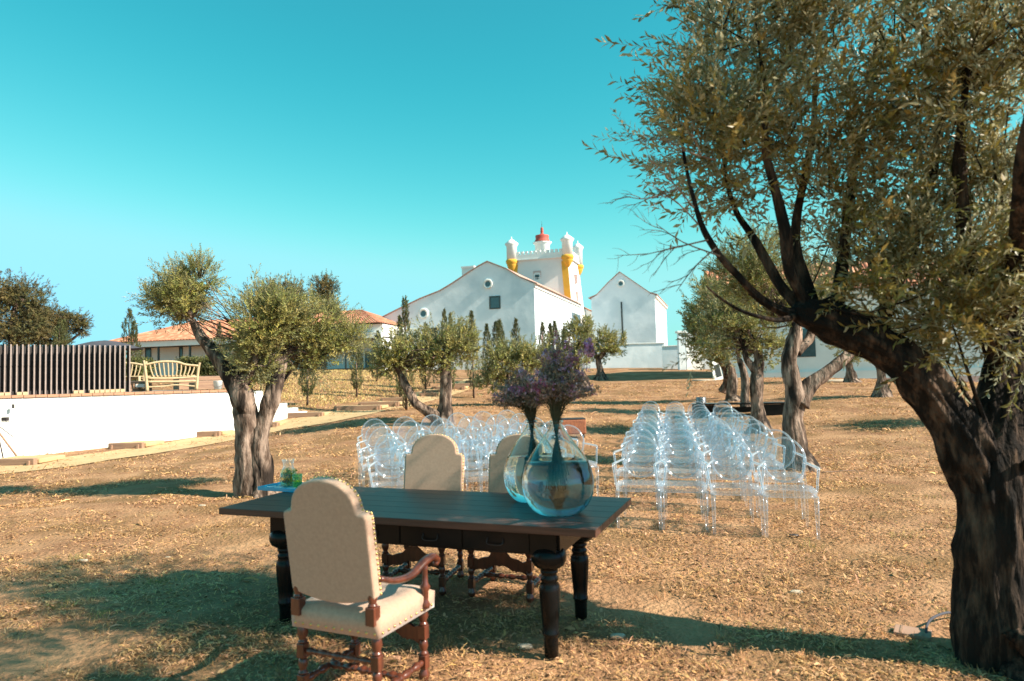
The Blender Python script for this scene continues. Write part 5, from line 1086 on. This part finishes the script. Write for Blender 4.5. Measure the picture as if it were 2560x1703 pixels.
# flat stones and small ground things
for k, (px, py, s, lab) in enumerate([(1757, 952, .55, 'flat pale stone slab near the twisted olive trunks'), (2078, 953, .75, 'flat pale stone slab beside the far small olive'), (1990, 1482, .05, 'brown pebble pair on the sunlit straw before the trunk'), (1984, 1340, .05, 'dark brown clod right of the clear chair feet'), (1312, 1618, .05, 'pale grey crumpled leaf under the table edge'), (580, 1170, .05, 'small dark stone left of the joined olive trunks'), (208, 1403, .05, 'small white stone on bare ground at left'), (420, 1395, .035, 'tiny pale stone near the table shadow'), (505, 1265, .05, 'pale pebble left of the olive foot'), (1545, 1592, .05, 'white flat pebble right of the table leg shadow')]):
    p = G(px, py); t = empty('ground_stone', p, 0, lab, 'stone', 'stones lying on the grass'); mb = MB(); n = 12; r = s
    prof = [(r * .8, -.01), (r, r * .10), (r * .85, r * .28), (r * .4, r * .36), (0, r * .37)] if s < .2 else [(r * .95, -.05), (r, .03), (r * .9, .06), (0, .07)]
    mb.lathe(prof, n=n); mb.v = [(x * (1 + .25 * noise.noise(Vector((x, y, k)) * 9 / (r * 10))), y * .6, z) for x, y, z in mb.v]; mb.build('body', M_stone if s > .02 and k != 3 and k != 5 else M_metal, t)
p = W(1800, 955, 26); p.z = hz(p.x, p.y); t = empty('yellow_bollard', p, 0, 'small yellow marker beside the twisted olive trunk', 'marker'); MB().lathe([(.05, 0), (.05, .14), (.03, .2), (0, .2)], n=12).build('body', M_yellow, t); MB().lathe([(.07, 0), (.07, .02)], n=12).build('foot', M_metal, t)
# irrigation pipe and board at the foot of the near olive
p = G(2282, 1590); t = empty('wood_board', p, R(-35), 'short reddish wooden board at the foot of the huge olive', 'board')
MB().box((0, 0, .02), (.20, .11, .025), rot=Matrix.Rotation(R(8), 3, 'X')).build('plank', M_board, t, bevel=.004)
for k in range(2): MB().box((-.06 + k * .12, .0, .034), (.012, .10, .004), rot=Matrix.Rotation(R(8), 3, 'X')).build('cleat', M_timber, t)
a = G(2322, 1598); b = G(2362, 1558); t = empty('garden_hose', a, 0, 'bent grey irrigation hose beside the huge olive foot', 'hose'); dv = b - a
MB().tube([(0, 0, -.02), (.005, .03, .05), tuple(dv * .45 + Vector((-.015, .01, .08))), tuple(dv + Vector((.04, .02, .06))), tuple(dv * 1.3 + Vector((.05, .02, .0)))], .008, n=10).build('tube', M_pipe, t)
p = G(2110, 1183); t = empty('dry_stick', p, 0, 'thin pale stick lying right of the clear chairs', 'stick'); MB().tube([(-.35, 0, .02), (0, .03, .03), (.35, .05, .02)], [.008, .007, .004], n=6).build('body', M_twig, t)

# ------------------------------------------------------------------ straw, chips, tufts
def scatter(name, n, ysel, size, m, tintr, kindname='stuff', xw=1.0, up=.25, label=None):
    y = ysel(rng.uniform(0, 1, n)); x = rng.uniform(-.86, .86, n) * y * xw; 
    z = hts(x, y); near_ = np.clip((34 - np.hypot(x, y)) / 20, 0, 1)
    cl = np.array([noise.noise(Vector((a * 1.1, b * 1.1, 3.3))) + .7 * noise.noise(Vector((a * 3.3, b * 3.3, 7))) for a, b in zip(x, y)])
    keep = rng.uniform(-.45, .45, n) < 1.3 * cl + .08; x, y, z = x[keep], y[keep], z[keep]; n = len(x)
    a = rng.uniform(0, 2 * np.pi, n); L_ = size[0] * rng.lognormal(0, .5, n) * (1 + y / 40); w_ = size[1] * rng.uniform(.6, 1.5, n) * (1 + y / 14)
    el = rng.normal(0, up, n); d = np.c_[np.cos(a) * np.cos(el), np.sin(a) * np.cos(el), np.abs(np.sin(el))]; s = np.c_[-np.sin(a), np.cos(a), rng.normal(0, .35, n)]
    c = np.c_[x, y, z + rng.uniform(.0, .012, n)]; mid = c + d * (L_ * .5)[:, None] + np.c_[np.zeros(n), np.zeros(n), L_ * .12]
    V = np.stack([c - s * w_[:, None] / 2, c + s * w_[:, None] / 2, mid + s * w_[:, None] / 2, mid - s * w_[:, None] / 2, c + d * L_[:, None] + s * w_[:, None] / 4, c + d * L_[:, None] - s * w_[:, None] / 4], 1).reshape(-1, 3)
    b = np.arange(n)[:, None] * 6; Q = np.concatenate([b + np.array([0, 1, 2, 3]), b + np.array([3, 2, 4, 5])])
    t_ = rng.uniform(tintr[0], tintr[1], (n, 1)) * np.c_[np.ones(n), rng.uniform(.88, 1.06, n), rng.uniform(.7, 1.1, n)]
    o = link(name, npmesh(name, V, Q, m, np.repeat(t_, 6, 0))); tag(o, label, kind=kindname); return o
scatter('dry_straw', 150000, lambda u: 3.2 + 7.5 * u ** 1.5, (.028, .0026), M_straw, (.5, 1.5), label='dry straw and mown grass on the ground')
scatter('leaf_litter', 46000, lambda u: 3.2 + 9 * u ** 1.4, (.020, .010), M_straw, (.22, 1.3), label='fallen leaves and chips on the ground')
scatter('far_straw', 150000, lambda u: 9.5 + 24 * u ** 1.3, (.038, .006), M_straw, (.45, 1.5), label='mown dry grass further up the slope')
def tufts(name, spots, m, per, h, rad, label):
    P = []; Ax = []
    for (px, py) in spots:
        g = G(px, py); n = per; P.append(np.c_[g.x + rng.normal(0, rad * g.y / 6, n), g.y + rng.normal(0, rad * g.y / 6, n), np.full(n, g.z)]); Ax.append(np.c_[rng.normal(0, .5, n), rng.normal(0, .5, n), np.ones(n)])
    P = np.concatenate(P); Ax = np.concatenate(Ax); P[:, 2] = hts(P[:, 0], P[:, 1]) - .005; Ax /= np.linalg.norm(Ax, axis=1)[:, None]; blade = (np.array([[-.002, 0, 0], [.002, 0, 0], [.0012, .1, .7], [-.0012, .1, .7]], float) * [1, 1, 1], np.array([[0, 1, 2, 3]]))
    V, Q, C = foliage(P, Ax, h * rng.uniform(.5, 1.4, len(P)), [(np.array([[-.035, 0, 0], [.035, 0, 0], [.012, .12, 1], [-.012, .12, 1]], float), np.array([[0, 1, 2, 3]]))], .25)
    tag(link(name, npmesh(name, V, Q, m, C)), label, kind='stuff')
tufts('green_weeds', [(690, 1205), (760, 1190), (830, 1180), (385, 1458), (205, 1395), (570, 1345), (2020, 1370), (2330, 1245), (2210, 1078), (2200, 1140), (2090, 1175), (2260, 1345), (2380, 1540), (2410, 1570), (150, 1520), (260, 1540)], M_green, 60, .05, .06, 'sparse green weeds in the dry grass')
rt = random.Random(11)
tufts('dry_tufts', [(rt.uniform(20, 2500), 1180 + 510 * rt.random()) for _ in range(170)] + [(120, 1545), (150, 1560), (90, 1570), (180, 1535), (210, 1550)], M_straw, 34, .045, .05, 'dry standing grass tufts on the ground')
tufts('low_green_shoots', [(rt.uniform(20, 2300), 1150 + 480 * rt.random()) for _ in range(46)], M_green, 26, .028, .07, 'scattered low green shoots in the straw')
n = 42000; y = rng.uniform(21, 44, n); x = rng.uniform(-.44, -.13, n) * y; s_line = -6.9 + (y - 21) * .35; keep = (x < s_line) & ~((x < -8.0 + (y - 20) * .2) & (y < 24)); x, y = x[keep], y[keep]; n = len(x)
P = np.c_[x, y, hts(x, y) - .01]; Ax = np.c_[rng.normal(0, .6, n), rng.normal(0, .6, n), np.ones(n)]; Ax /= np.linalg.norm(Ax, axis=1)[:, None]
V, Q, C = foliage(P, Ax, .055 * rng.uniform(.5, 1.7, n), [(np.array([[-.16, 0, 0], [.16, 0, 0], [.05, .5, 1], [-.05, .5, 1]], float), np.array([[0, 1, 2, 3]]))], .3)
tag(link('bank_grass', npmesh('bank_grass', V, Q, M_bank, C)), 'yellow green grass on the bank behind the path', kind='stuff')
